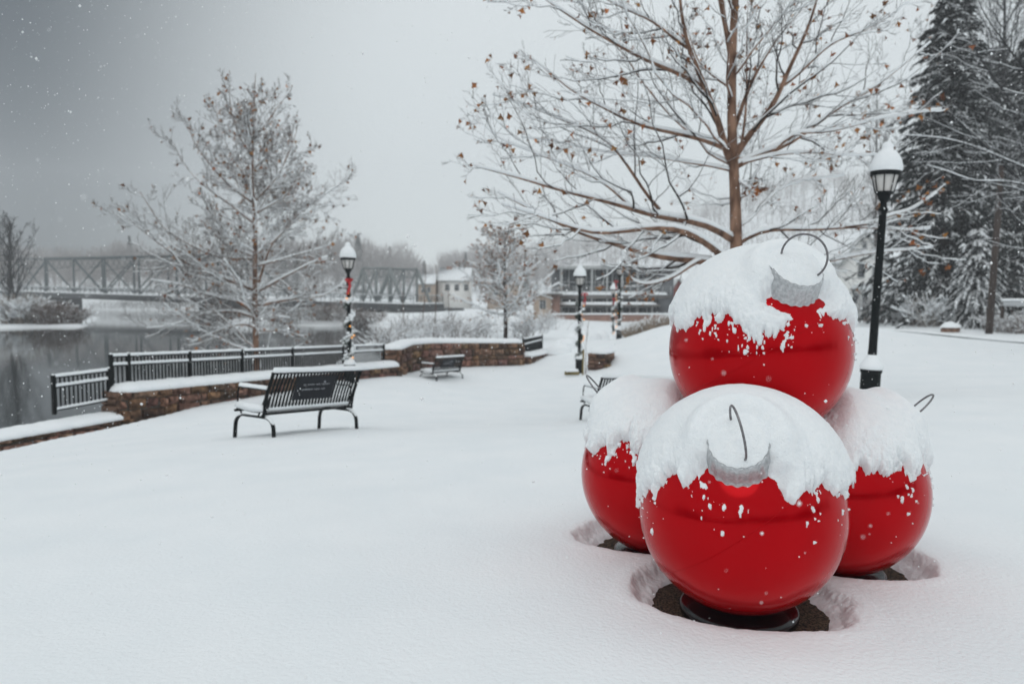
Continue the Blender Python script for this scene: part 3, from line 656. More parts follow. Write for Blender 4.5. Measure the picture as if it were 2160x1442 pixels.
def stone_wall(name, label, path, z0, z1, thick, seed, course=.2, cat='wall', group=None, snow=.14, lens=(.25, .6)):
    """path plan polyline; z0/z1 arrays bottom/top; masonry of separate rough blocks in one mesh + snow coping"""
    path = np.asarray(path, float); L = np.concatenate([[0], np.cumsum(np.hypot(*np.diff(path, axis=0).T))])
    root = thing(name, label, cat, (*path[0], z0[0]), group=group)
    at = lambda s: A3(np.interp(s, L, path[:, 0]), np.interp(s, L, path[:, 1]), 0)
    rs = np.random.RandomState(seed); core = MB(); n = max(2, int(L[-1] / .3)); ss = np.linspace(0, L[-1], n)
    pts = np.array([at(s) for s in ss]); zt_ = np.interp(ss, L, z1); zb_ = np.interp(ss, L, z0)
    T = unit(np.gradient(pts, axis=0)); U = np.stack([T[:, 1], -T[:, 0], 0 * ss], -1)
    V = np.stack([pts + U * (thick / 2 - .03), pts - U * (thick / 2 - .03)], 1)
    Vb = V.copy(); Vb[..., 2] = zb_[:, None] - .3; Vt = V.copy(); Vt[..., 2] = zt_[:, None] - .02
    VV = np.stack([Vb[:, 0], Vt[:, 0], Vt[:, 1], Vb[:, 1]], 1).reshape(-1, 3); i = np.arange(n - 1)[:, None] * 4; j = np.arange(4)[None]; j2 = (j + 1) % 4
    core.add(VV, np.stack([i + j, i + 4 + j, i + 4 + j2, i + j2], -1).reshape(-1, 4)); core.add(VV[:4], [[0, 1, 2, 3]]); core.add(VV[-4:], [[3, 2, 1, 0]])
    core.build('wall_core', M['mortar'], root)
    st = MB(); hmax = (np.asarray(z1) - np.asarray(z0)).max(); row = 0; z = 0.0
    while z < hmax:
        ch = course * rs.uniform(.55, 1.7); s = -rs.uniform(0, .3)
        if z + ch > hmax: ch = hmax - z
        while s < L[-1]:
            bl = rs.uniform(*lens); mid = np.clip(s + bl / 2, 0, L[-1]); a = max(s, 0); b_ = min(s + bl, L[-1])
            if b_ - a > .05:
                top = np.interp(mid, L, z1); p = at((a + b_) / 2); q0, q1 = at(a), at(b_); X = unit(q1 - q0); Yn = A3(X[1], -X[0], 0)
                zc = top - z - ch / 2
                if zc - ch / 2 > np.interp(mid, L, z0) - .35:
                    t = rs.uniform(.35, 1.55) * A3(1, rs.uniform(.82, 1.1), rs.uniform(.72, 1.1))
                    for sd in (1, -1):
                        st.rbox(p + Yn * sd * (thick / 2 - .05 + rs.uniform(-.03, .05)) + A3(0, 0, zc + rs.uniform(-.012, .012)), (b_ - a - rs.uniform(.008, .035), .14, ch - rs.uniform(.008, .035)), [X, Yn * 1.0, A3(0, 0, 1)], rs.uniform(.015, .035), t)
            s += bl
        z += ch
    # end faces
    for (p, T0) in ((at(0), unit(at(.3) - at(0))), (at(L[-1]), unit(at(L[-1]) - at(L[-1] - .3)))):
        z = 0
        while z < hmax - .05:
            ch = course * rs.uniform(.8, 1.2); 
            st.rbox(p + A3(0, 0, (z1[0] if p[0] == at(0)[0] else z1[-1]) - z - ch / 2), (.10, thick - .02, ch - .02), [T0, A3(T0[1], -T0[0], 0), A3(0, 0, 1)], .02, rs.uniform(.6, 1.2) * A3(1, 1, 1)); z += ch
    # roughen stones
    Vs = np.concatenate(st.V); Vs += np.stack([fbm(Vs * 5 + q_ * 7, 2, seed + q_) - .5 for q_ in range(3)], -1) * .085; st.V = [Vs]; st.C = [np.concatenate(st.C)]
    st.build('masonry', M['stone'], root)
    sn = MB(); P = pts.copy(); P[:, 2] = zt_ - .01; lumps(sn, P, thick + .16, snow, seed + 5, n=int(L[-1] / .06), k=16, taper=True)
    sn.build('snow_cover', M['snow'], root, smooth=True)
    return root
# ledge carrying the railing
sl = np.linspace(S[0] - .1, fl_ + .45, 8); off = .12
pl = [tuple((fp(s, 0) + fn * off)[:2]) for s in sl]
stone_wall('stone_ledge', 'low brown stone ledge under the long railing with a thick snow lip', pl, [gz(*p) - .05 for p in pl], [zb(s) - .06 for s in sl], .60, 3, .17, group='brown stone walls', snow=.20, lens=(.18, .65))
sl = np.linspace(-14, S[0] + .25, 8); pl = [tuple((fp(s, 0) + fn * .12)[:2]) for s in sl]
stone_wall('stone_ledge', 'snow buried low stone kerb wall at the lower left under the short railing', pl, [gz(*p) - .15 for p in pl], [-1.14 + (s - S[0]) * .014 for s in sl], .60, 5, .14, group='brown stone walls', snow=.17)
# curved stone wall
cw = [W(822, 760, 25.2), W(850, 760, 27.2), W(905, 760, 28.8), W(1000, 760, 31), W(1060, 760, 32.2), W(1098, 760, 32.8)]
cw = [p[:2] for p in cw]; cs = np.linspace(0, 1, 24); cL = np.linspace(0, 1, len(cw)); cpath = np.stack([np.interp(cs, cL, [p[i] for p in cw]) for i in range(2)], -1)
for _ in range(3): cpath[1:-1] = (cpath[:-2] + 2 * cpath[1:-1] + cpath[2:]) / 4
def ztop_at(p, tab):
    px = 1080 + F_PX * p[0] / p[1]; py = np.interp(px, *zip(*tab)); return W(px, py, p[1])[2]
TAB = [(800, 742), (830, 735), (850, 726), (900, 722), (1000, 722), (1100, 722)]
zz = [ztop_at(p, TAB) for p in cpath]
stone_wall('stone_wall', 'curved brown stone wall behind the distant bench with a smooth cap of snow', cpath, [gz(*p) - .1 for p in cpath], zz, .55, 8, .17, group='brown stone walls', snow=.2, lens=(.14, .75))
# railing right of the curved wall and its ledge
p0, p1 = W(1104, 757, 33.2), W(1143, 741, 36.5)
fence_panels('metal_fence', 'short black railing at the right end of the curved stone wall', [(p0, W(1104, 716, 33.2)[2], p1, W(1143, 708, 36.5)[2])])
pl = [W(1098, 757, 33.0)[:2], W(1120, 750, 34.6)[:2], W(1150, 742, 37.0)[:2], W(1168, 738, 38.5)[:2]]
stone_wall('stone_ledge', 'sloping stone ledge under the short railing right of the curved wall', pl, [gz(*p) - .2 for p in pl], [W(1098, 752, 33.0)[2], W(1120, 748, 34.6)[2], W(1150, 741, 37)[2], W(1168, 738, 38.5)[2]], .8, 12, .18, group='brown stone walls', snow=.2)
# stub of wall at the foot of the slope
q = [W(1249, 760, 29.5)[:2], W(1272, 760, 29.8)[:2], W(1284, 756, 31.5)[:2]]
stone_wall('stone_wall', 'short stub of stone wall at the foot of the slope right of the staked sapling', q, [gz(*p) - .2 for p in q], [W(1249, 745, 29.5)[2], W(1272, 744, 29.8)[2], W(1284, 740, 31.5)[2]], .5, 14, .17, group='brown stone walls', snow=.16)

# ------------------------------------------------------------------ lamp posts
def lamp_post(px, ybase, ytop, Y, label, garland=False, lean=0.0, arm=0, seed=0, bows=True, spread=1.0):
    base = W(px, ybase, Y); H = W(px, ytop, Y)[2] - base[2]; k = H / 4.1
    g = gz(base[0], base[1]); base[2] = min(base[2], g + .05) if abs(base[2] - g) < .6 else base[2]
    H = W(px, ytop, Y)[2] - base[2]
    mt = Matrix.Translation(Vector(base)) @ Matrix.Rotation(lean, 4, 'Y') @ Matrix.Rotation(.25 + seed, 4, 'Z')
    root = thing('lamp_post', label, 'lamp post', mat=mt, group='garlanded lamp posts' if garland else None)
    def B(): b = MB(); b.local = True; return b
    zl = H - .78
    b = B(); b.lathe([(0, -.4), (.155, -.4), (.155, .44), (.17, .45), (.17, .50), (.15, .51), (.13, .56), (.085, .62), (0, .62)], k=12 if garland else 4 if False else 12)
    b.build('base', M['iron'], root, smooth=True, auto=35)
    b = B(); b.lathe([(0, .55), (.075, .55), (.066, .9), (.058, zl - .3), (.075, zl - .28), (.075, zl - .24), (.05, zl - .2), (.05, zl - .12), (.085, zl - .08), (.10, zl - .02), (.12, zl), (0, zl)], k=16)
    b.build('pole', M['iron'], root, smooth=True, auto=50)
    head = B(); head.lathe([(.10, zl), (.14, zl + .01), (.145, zl + .035), (.12, zl + .04), (0, zl + .04)], k=16)
    for i in range(8):
        a = i * math.pi / 4; d = A3(math.cos(a), math.sin(a), 0); head.tube([d * .135 + A3(0, 0, zl + .02), d * .205 + A3(0, 0, zl + .30)], .009, 5)
    head.lathe([(.195, zl + .29), (.225, zl + .29), (.232, zl + .33), (.228, zl + .37), (.20, zl + .40), (.12, zl + .47), (.05, zl + .53), (.03, zl + .60), (.015, zl + .66), (0, zl + .66)], k=24)
    hd = head.build('lantern', M['iron'], root, smooth=True, auto=40)
    gl = B(); gl.lathe([(.125, zl + .035), (.192, zl + .30)], k=8); gl.lathe([(0, zl + .3), (.192, zl + .30)], k=8); gl.build('glass', M['lamp_glass'], hd)
    sn = B(); pr = [(.236, zl + .36), (.246, zl + .40), (.240, zl + .46), (.222, zl + .53), (.19, zl + .60), (.145, zl + .66), (.095, zl + .70), (.085, zl + .74), (.075, zl + .79), (.04, zl + .825), (0, zl + .83)]
    sn.lathe(pr, k=32); s3 = B(); s3.lathe([(.17, .50), (.185, .53), (.17, .58), (.13, .64), (.08, .72), (.07, .74)], k=20)
    V = np.concatenate(sn.V); V += (fbm(V * 9 + seed, 3, 4)[:, None] - .5) * .05 * A3(1, 1, .5); sn.V = [V]; sn.C = [np.concatenate(sn.C)]
    sn.build('snow_cap', M['snow'], hd, smooth=True); s3.build('base_snow', M['snow'], root, smooth=True)
    if arm:
        a = B(); z = zl - .55; a.tube([(0, 0, z), (arm * .45, -arm * .02, z)], .018, 8); a.lathe([(0, -.03), (.03, -.03), (.03, .03), (0, .03)], (arm * .46, 0, z), 8, frame_from_z((1, 0, 0)))
        ao = a.build('banner_arm', M['iron'], root, smooth=True); s2 = B(); lumps(s2, [(0, 0, z + .015), (arm * .43, -arm * .02, z + .015)], .05, .04, 3); s2.build('snow_ridge', M['snow'], ao, smooth=True)
    if garland:
        rs = np.random.RandomState(seed + 3); gb, gs = B(), B(); turns = 4.2; n = 420; t = np.linspace(0, 1, n)
        z = .50 + t * (zl - 1.15) ; aa = t * turns * 2 * math.pi; R0 = .11
        for i in range(n):
            c = A3(math.cos(aa[i]) * R0, math.sin(aa[i]) * R0, z[i]) + rs.normal(0, .028 * spread, 3)
            m_ = 5; d = unit(rs.normal(0, 1, (m_, 3))); L = rs.uniform(.05, .10, m_)[:, None]
            sd = unit(np.cross(d, rs.normal(0, 1, (m_, 3)))) * .010
            V = np.stack([c + sd, c - sd, c + d * L], 1).reshape(-1, 3); gb.add(V, np.arange(m_ * 3).reshape(-1, 3))
            if vnoise(A3(t[i] * 17, seed, 0)) > .34 and rs.rand() < .55:
                r = rs.uniform(.03, .07); c2 = c + A3(0, 0, .03) + rs.normal(0, .02, 3) * spread
                gs.lathe([(0, -r * .5), (r * .8, -r * .3), (r, 0), (r * .7, r * .5), (0, r * .7)], c2, 6)
        gb.build('garland', M['garland'], root); gs.build('garland_snow', M['snow'], root, smooth=True)
        bl = []
        for i in range(8):
            q = int(rs.uniform(.02, .98) * n) if i > 2 else int(n * (.1 + .3 * i)); aq = -2.0 + rs.uniform(-1.0, 1.0)
            c = A3(math.cos(aq) * .17, math.sin(aq) * .17, z[q]); b = B(); r = .022
            b.lathe([(0, -r), (r * .8, -r * .6), (r, 0), (r * .8, r * .6), (0, r)], c, 8); b.build('light_bulb', M['bulb'], root, smooth=True)
        # red bow facing left/front
        bw = B(); c = A3(-.15, -.06, zl - .36)
        for (dx, dz, rot) in ((-.07, .10, .6), (.07, .10, -.6)):
            a_ = np.linspace(0, 2 * math.pi, 14); P = np.stack([.075 * np.cos(a_) * .9, -.05 - .03 * np.sin(a_ * 2), .055 * np.sin(a_)], -1) + c + A3(dx, 0, dz * .35)
            strap(bw, P, (.15, -1, .1), .09, .004)
        for (dx, L_) in ((-.06, .40), (.05, .34)):
            P = np.array([c + A3(dx * tt, -.05 - .03 * math.sin(tt * 5), -L_ * tt) for tt in np.linspace(0, 1, 8)]); strap(bw, P, (1, -.3, 0), .085, .004)
        bw.lathe([(0, -.04), (.04, -.03), (.045, 0), (.03, .04), (0, .04)], c + A3(0, -.05, .02), 8)
        bw.build('ribbon_bow', M['bow'], root, smooth=True)
    return root
lamp_post(1833, 842, 306, 12.1, 'plain black lamp post with snow piled on its lantern, right of the ornaments', lean=math.radians(2.3))
lamp_post(738, 800, 514, 22.5, 'lamp post wrapped in snowy garland in front of the long black railing', True, arm=-1, seed=1)
lamp_post(1222, 783, 559, 28.4, 'garlanded lamp post beside the staked sapling, right of the curved wall', True, seed=2)
lamp_post(1306, 716, 548, 38.3, 'garlanded lamp post at the top of the slope with red bow and orange lights', True, seed=5, arm=0)
lamp_post(1293, 724, 598, 54, 'farthest lamp post, just left of and behind the one on the slope', True, seed=7)

# ------------------------------------------------------------------ trees
def spawn(P, R, c, lenf, ang, rs, n=6, up=.2, tmin=.15, rf=.6, rmin=.003, wig=.06, Lref=None, zbias=0, tilt=None):
    rf = rf * .8
    M_, k, _ = P.shape; t = tmin + (1 - tmin) * (np.arange(c)[None] + rs.rand(M_, c)) / c * .98; f = t * (k - 1); i = np.minimum(f.astype(int), k - 2); u = f - i
    r_ = np.arange(M_)[:, None]; p0 = P[r_, i] * (1 - u)[..., None] + P[r_, i + 1] * u[..., None]; T = unit(P[r_, i + 1] - P[r_, i]); r0 = R[r_, i] * (1 - u) + R[r_, i + 1] * u
    L = Lref if Lref is not None else np.linalg.norm(np.diff(P, axis=1), axis=-1).sum(1)
    L = np.broadcast_to(np.asarray(L)[:, None], t.shape) * lenf * (1 - .62 * t) * rs.uniform(.55, 1.2, t.shape)
    nrm = rs.normal(0, 1, (M_, c, 3)); nrm[..., 2] += zbias; nrm = unit(nrm - (nrm * T).sum(-1, keepdims=True) * T)
    a = np.radians(ang) * rs.uniform(.7, 1.3, t.shape); d = unit(T * np.cos(a)[..., None] + nrm * np.sin(a)[..., None])
    s = np.linspace(0, 1, n); d0 = d[:, :, None]; 
    Q = p0[:, :, None] + L[..., None, None] * (s[:, None] * d0 + (s ** 2)[:, None] * up * A3(0, 0, 1))
    Q = Q + L[..., None, None] * wig * np.cumsum(rs.normal(0, 1, Q.shape), 2) / math.sqrt(n) * (s > 0)[:, None]
    r1 = np.minimum(np.maximum(r0 * rf, rmin * 1.2), .06 * 9)
    Rr = np.maximum(r1[..., None] * (1 - .8 * s), rmin)
    return Q.reshape(-1, n, 3), Rr.reshape(-1, n)
def horiz(P):
    T = np.gradient(P, axis=1); T = unit(T); return np.sqrt(np.clip(1 - T[..., 2] ** 2, 0, 1))
def snow_on(mb, P, R, rs, k=5, amt=1.0, base=.010):
    h = np.clip((horiz(P) - .45) / .45, 0, 1) * (.55 + .75 * fbm(P * 3, 2, 3)); sr = (R * .70 + base * amt) * h
    keep = sr.max(1) > .003
    Q = P + A3(0, 0, 1) * (R * .75 + sr * .45)[..., None]
    if keep.any(): mb.tubes(Q[keep], np.maximum(sr[keep], .0005), k)
def leaves(mb, P, size, rs, hang=.6):
    n = len(P); m_ = 9; a = np.linspace(0, 2 * math.pi, m_)[:-1]; rad_ = np.where(np.arange(8) % 2 == 0, 1.0, .55)
    base = np.stack([np.cos(a) * rad_, np.sin(a) * rad_, .35 * np.cos(a * 2)], -1)
    base = np.vstack([[[0, 0, 0]], base]); z = unit(rs.normal(0, 1, (n, 3))); x = unit(np.cross(z, rs.normal(0, 1, (n, 3)))); y = np.cross(z, x)
    s = size * rs.uniform(.5, 1.2, n)
    V = P[:, None] + s[:, None, None] * (base[None, :, 0, None] * x[:, None] + base[None, :, 1, None] * y[:, None] * rs.uniform(.5, 1, (n, 1, 1)) + base[None, :, 2, None] * z[:, None])
    V[..., 2] -= (s * hang)[:, None]
    F = np.array([[0, i, i % 8 + 1] for i in range(1, 9)]); Fx = (F[None] + (np.arange(n) * 9)[:, None, None]).reshape(-1, 3)
    c = rs.uniform(.45, 1.3, (n, 1)) * np.stack([np.ones(n), rs.uniform(.8, 1.2, n), np.ones(n)], -1); mb.add(V.reshape(-1, 3), Fx, np.repeat(c, 9, 0))
def traced_tree(name, label, Y, base, trunk, trunk_r, limbs, seed, lv, leafn, leafsize, mats=('bark', 'bark_dark'), snow=1.0, tip=.004, dep=1.0, group=None, extra=None, snow_twigs=True, fork=None, twig_snow=1.0):
    rs = np.random.RandomState(seed); root = thing(name, label, 'tree', tuple(base), group=group)
    tp = resample([base + A3(0, 0, -.3)] + [W(x, y, Y) for x, y in trunk], 26); tr = np.interp(np.linspace(0, 1, 26), np.linspace(0, 1, len(trunk_r)), trunk_r)
    tm = MB(); tm.tubes(tp[None], tr[None], 12)
    for fk in (fork or []):
        q = resample([W(x, y, Y + .1) for x, y in fk[0]], 10); tm.tubes(q[None], np.linspace(fk[1], fk[2], 10)[None], 8)
    tm.build('trunk', M[mats[0]], root, smooth=True)
    LP, LR = [], []
    for li in limbs:
        pts, r0 = li[0], li[1]; dy = li[2] if len(li) > 2 else rs.uniform(-.38, .5)
        st = li[3] if len(li) > 3 else 0; n = len(pts); pxlen = abs(pts[-1][0] - pts[0][0]) + abs(pts[-1][1] - pts[0][1]); real = pxlen / F_PX * Y
        d = [st + dy * real * (i / (n - 1)) for i in range(n)]
        q = resample([W(x, y, Y + dd) for (x, y), dd in zip(pts, d)], 16); LP.append(q); s = np.linspace(0, 1, 16); LR.append(np.maximum(r0 * (1 - .85 * s ** .8), tip * 1.3))
    if extra:
        cnt, ln, r0, t0, t1, el = extra
        for i in range(cnt):
            t = t0 + (t1 - t0) * (i + rs.rand()) / cnt; p = tp[int(t * 25)]; az = rs.uniform(0, 2 * math.pi)
            if abs(math.cos(az)) > .75 and rs.rand() < .5: az += 1.2
            e = math.radians(el + rs.uniform(-10, 15) + 14 * t); L = ln * (1 - .80 * max(0, (t - t0) / (1 - t0)) ** 1.8) * rs.uniform(.75, 1.1); d = A3(math.cos(az) * math.cos(e), math.sin(az) * math.cos(e), math.sin(e))
            s = np.linspace(0, 1, 16)[:, None]; q = p + L * (s * d + s ** 2 * .28 * A3(0, 0, 1)) + np.cumsum(rs.normal(0, .012 * L, (16, 3)), 0) * (s > 0)
            LP.append(q); LR.append(np.maximum(r0 * (1 - .6 * t) * (1 - .85 * s[:, 0] ** .8), tip * 1.3))
    P0, R0 = np.array(LP), np.array(LR); levels = [(P0, R0)]; P, R = P0, R0
    for (c, lf, an, n, up, tmin) in lv:
        P, R = spawn(P, R, c, lf, an, rs, n=n, up=up, tmin=tmin, rmin=tip); levels.append((P, R))
    cm = MB()
    for i, (P, R) in enumerate(levels): cm.mi = 0 if i == 0 else 1; cm.tubes(P, R, 7 if i == 0 else (4 if i == 1 else 3))
    cm.build('crown', [M[mats[0]], M[mats[1]]], root, smooth=True)
    if snow > 0:
        sm_ = MB()
        for i, (P, R) in enumerate(levels):
            if i < 3: snow_on(sm_, P, R, rs, 6 if i == 0 else 4, snow * (1.15 if i == 0 else .5 if i == 1 else twig_snow * .16), .028)
            elif snow_twigs: snow_on(sm_, P, R, rs, 3, snow * .09 * twig_snow, .028)
        sm_.build('snow_cover', M['snow'], root, smooth=True)
    if leafn:
        lm = MB(); P, R = levels[-1]; P2 = levels[-2][0]
        ends = np.concatenate([P[:, -1], P[:, -2], P2[:, -1]]); idx = rs.choice(len(ends), leafn, replace=False); leaves(lm, ends[idx], leafsize, rs)
        lm.build('dead_leaves', M['leaf'], root)
    return root
# big tree on the right
limbs = [
 ([(1550, 509), (1518, 487), (1485, 468), (1447, 464), (1402, 462), (1354, 451), (1331, 436), (1297, 431), (1260, 419), (1192, 406), (1120, 382), (1050, 362), (1000, 350)], .075),
 ([(1545, 560), (1515, 535), (1485, 505), (1447, 487), (1417, 479), (1380, 479), (1316, 487), (1260, 498), (1200, 480), (1130, 450), (1060, 432)], .080),
 ([(1550, 590), (1514, 548), (1476, 548), (1428, 548), (1358, 536), (1310, 519), (1282, 507), (1235, 500), (1188, 477), (1145, 453), (1098, 430), (1050, 406)], .085, -.1),
 ([(1476, 550), (1452, 562), (1428, 582), (1394, 594), (1366, 602), (1336, 594), (1321, 579), (1330, 565)], .040, -.2, -.3),
 ([(1543, 320), (1522, 307), (1485, 294), (1425, 281), (1365, 270), (1342, 262), (1305, 247), (1260, 217), (1216, 203), (1169, 160), (1120, 122)], .055),
 ([(1548, 350), (1530, 330), (1526, 300), (1518, 255), (1503, 225), (1488, 187), (1473, 150), (1451, 101), (1440, 56), (1434, 0), (1425, -120)], .085, -.1),
 ([(1488, 187), (1447, 161), (1391, 139), (1350, 124), (1309, 97), (1260, 73), (1200, 33), (1150, 0), (1100, -40)], .055, -.2),
 ([(1451, 101), (1432, 90), (1402, 64), (1372, 41), (1316, 19), (1282, 0), (1220, -40)], .04, .2),
 ([(1391, 442), (1365, 416), (1342, 375), (1309, 330), (1294, 303), (1260, 281), (1190, 255), (1110, 222), (1040, 200)], .04, .15),
 ([(1550, 352), (1578, 333), (1635, 318), (1676, 300), (1709, 270), (1758, 236), (1790, 210), (1830, 198), (1905, 137), (1962, 90)], .065),
 ([(1550, 330), (1560, 311), (1586, 277), (1620, 243), (1646, 195), (1664, 142), (1691, 94), (1713, 37), (1724, 0), (1740, -80)], .075),
 ([(1655, 178), (1672, 168), (1721, 120), (1758, 86), (1800, 74), (1853, 52), (1920, 0)], .04, .2),
 ([(1543, 290), (1560, 240), (1578, 187), (1605, 135), (1638, 82), (1672, 41), (1706, 4), (1730, -30)], .05, .3),
 ([(1635, 318), (1674, 275), (1735, 283), (1806, 264), (1877, 245), (1986, 231)], .03, -.2),
 ([(1565, 345), (1636, 326), (1712, 321), (1800, 330), (1860, 325)], .028, .3),
 ([(1555, 515), (1598, 486), (1665, 482), (1716, 486), (1783, 479), (1849, 479), (1905, 489), (1962, 482)], .050, -.15),
 ([(1560, 600), (1650, 572), (1745, 552), (1806, 538), (1853, 531), (1901, 529), (1967, 522)], .045, -.1),
 ([(1783, 479), (1849, 470), (1877, 453), (1920, 446), (1948, 425), (1976, 406)], .030, -.2, -.4),
 ([(1545, 372), (1570, 390), (1590, 400), (1612, 394)], .025, -.3),
 ([(1565, 300), (1573, 240), (1575, 202), (1575, 75), (1578, 0)], .030, .2),
 ([(1540, 360), (1522, 352), (1440, 343), (1399, 333), (1335, 326), (1260, 322), (1180, 300), (1100, 290)], .025, .2),
 ([(1543, 187), (1503, 161), (1470, 127), (1458, 86), (1445, 50)], .03, .3),
 ([(1555, 480), (1590, 460), (1610, 430), (1640, 400), (1700, 380), (1780, 370)], .025, .3),
 ([(1330, 436), (1270, 380), (1200, 350), (1120, 320), (1040, 290), (1010, 250)], .03, .1),
]
yb = 14.8; bx = W(1558, 700, yb); base = A3(bx[0], yb, gz(bx[0], yb))
traced_tree('deciduous_tree', 'large bare tree behind the ornaments with snow lined limbs and a few brown leaves', yb, base,
    [(1556, 640), (1553, 520), (1552, 470), (1551, 412), (1549, 360), (1543, 300), (1543, 262), (1544, 150), (1546, 60), (1552, 0), (1560, -260)], [.16, .15, .135, .12, .10, .09, .08, .07, .05, .03],
    limbs, 11, [(9, .52, 38, 9, .14, .12), (5, .60, 38, 7, .14, .15), (4, .62, 40, 5, .10, .15)], 950, .074, tip=.0028, snow=.9, twig_snow=.6, extra=(8, 4.4, .040, .30, .85, 20), fork=[([(1543, 130), (1530, 50), (1518, 0), (1500, -120)], .055, .03)])
limbs = [
 ([(539, 661), (495, 630), (424, 621), (397, 601), (353, 597), (318, 590)], .075),
 ([(540, 613), (469, 586), (411, 568), (375, 542), (331, 510), (287, 475), (251, 448)], .075),
 ([(546, 644), (597, 633), (686, 624), (722, 597)], .07), ([(548, 613), (597, 586), (655, 555), (690, 542)], .06),
 ([(537, 542), (477, 519), (451, 488), (429, 453)], .05), ([(540, 692), (513, 681), (460, 697), (398, 723)], .05),
 ([(537, 670), (500, 655), (424, 661), (366, 688), (309, 692)], .055), ([(535, 452), (575, 430), (606, 413), (620, 386), (642, 351)], .045),
 ([(540, 422), (575, 386), (597, 351), (620, 297), (628, 266)], .045), ([(535, 471), (486, 431), (433, 395), (389, 351), (366, 302)], .05),
 ([(531, 426), (486, 395), (442, 346), (406, 298), (398, 262)], .045), ([(531, 395), (504, 351), (477, 306), (460, 262), (455, 215)], .04),
 ([(537, 355), (557, 337), (588, 311), (611, 293)], .03), ([(533, 333), (504, 289), (486, 231), (482, 164)], .035),
 ([(536, 289), (562, 262), (584, 227), (619, 182)], .03), ([(546, 595), (562, 542), (571, 515), (602, 475), (642, 440), (708, 395), (730, 382)], .05),
 ([(571, 515), (619, 466), (664, 440), (700, 430)], .035), ([(548, 697), (597, 697), (642, 710)], .04), ([(548, 675), (575, 666), (611, 670)], .035),
 ([(537, 546), (477, 546), (442, 537), (398, 515), (344, 484), (309, 426), (295, 404)], .055), ([(546, 560), (620, 540), (690, 520), (735, 490)], .04)]
yb = 29.0; bx = W(540, 735, yb); base = A3(bx[0], yb, min(gz(bx[0], yb), bx[2]))
traced_tree('deciduous_tree', 'conical bare tree standing behind the long black railing by the river', yb, base,
    [(540, 732), (537, 608), (539, 497), (533, 408), (533, 297), (536, 209), (539, 155)], [.13, .12, .10, .08, .055, .03, .01],
    limbs, 21, [(11, .5, 42, 7, .10, .12), (7, .52, 42, 5, .12, .15), (4, .6, 45, 4, .08, .1)], 900, .095, tip=.0055, twig_snow=.7, extra=(34, 4.3, .030, .14, .88, 22), snow=1.1, mats=('bark', 'bark_pale'))
# small tree beyond the curved wall
def small_tree(name, label, px, ybase, ytop, Y, wpx, seed, leafn=900, snow=1.2, n_limb=34, mats=('bark_dark', 'bark_dark'), leafsize=.08, el=15, group=None, trunk_r=.14, t0=.16, lv=None, tip=.009):
    b = W(px, ybase, Y); b[2] = min(b[2], gz(b[0], b[1]) + .1); 
    return traced_tree(name, label, Y, b, [(px + 1, ybase - 10), (px - 2, (ybase + ytop) / 2), (px, ytop)], [trunk_r, trunk_r * .6, trunk_r * .12], [], seed, lv or [(9, .45, 45, 6, .1, .1), (6, .5, 45, 4, .08, .1)], leafn, leafsize, mats=mats, snow=snow, tip=tip, extra=(n_limb, wpx / F_PX * Y / 2 * 1.05, trunk_r * .35, t0, .97, el), group=group)
small_tree('deciduous_tree', 'small leafy brown tree full of snow, beyond the curved stone wall', 1066, 704, 478, 46, 235, 31, leafn=2600, snow=1.7, n_limb=44, leafsize=.075, el=8, t0=.2)

# shrubs : many stems from the ground
def shrub(name, label, px, ybase, Y, h, w_, seed, n=40, mats='shrub', snow=1.0, lf=.45, tip=.005, group=None, cat='shrub', rfac=1.0, base=None):
    rs = np.random.RandomState(seed); b = W(px, ybase, Y) if base is None else base; g = gz(b[0], b[1]); b = A3(b[0], b[1], g)
    root = thing(name, label, cat, tuple(b), group=group); s = np.linspace(0, 1, 7)[:, None]; LP = []
    for i in range(n):
        az = rs.uniform(0, 6.283); e = rs.uniform(.75, 1.5); d = A3(math.cos(az) * math.cos(e), math.sin(az) * math.cos(e), math.sin(e)); st = b + A3(*(rs.normal(0, w_ * .17, 2)), -.05)
        L = h * rs.uniform(.6, 1.05); LP.append(st + L * (s * d + s ** 2 * A3(math.cos(az), math.sin(az), 0) * w_ / h * .32 * rs.rand() - s ** 3 * .12 * A3(0, 0, 1)) + np.cumsum(rs.normal(0, .015 * L, (7, 3)), 0))
    P0 = np.array(LP); R0 = np.linspace(.012, .004, 7)[None].repeat(n, 0) * rfac; P1, R1 = spawn(P0, R0, 6, lf, 35, rs, n=4, up=.15, tmin=.3, rmin=tip)
    m = MB(); m.tubes(P0, R0, 3); m.tubes(P1, R1, 3); m.build('stems', M[mats], root)
    if snow:
        m = MB(); snow_on(m, P0, R0, rs, 4, snow * .6, .035); snow_on(m, P1, R1 * .7, rs, 4, snow, .035)
        ends = np.concatenate([P1[:, -1], P1[:, -2]]); k = rs.choice(len(ends), int(len(ends) * .5 * min(1, snow)), replace=False); q = ends[k]; r = rs.uniform(.02, .055, len(k)) * (.6 + .5 * snow)
        T = np.stack([q - A3(0, 0, .02), q + A3(0, 0, .01), q + A3(0, 0, .05)], 1) + rs.normal(0, .02, (len(q), 3, 3)) * .5
        m.tubes(T, np.stack([r * .5, r, r * .3], 1), 5); m.build('snow_cover', M['snow'], root, smooth=True)
    return root
G1 = 'snowy shrubs behind the curved stone wall'
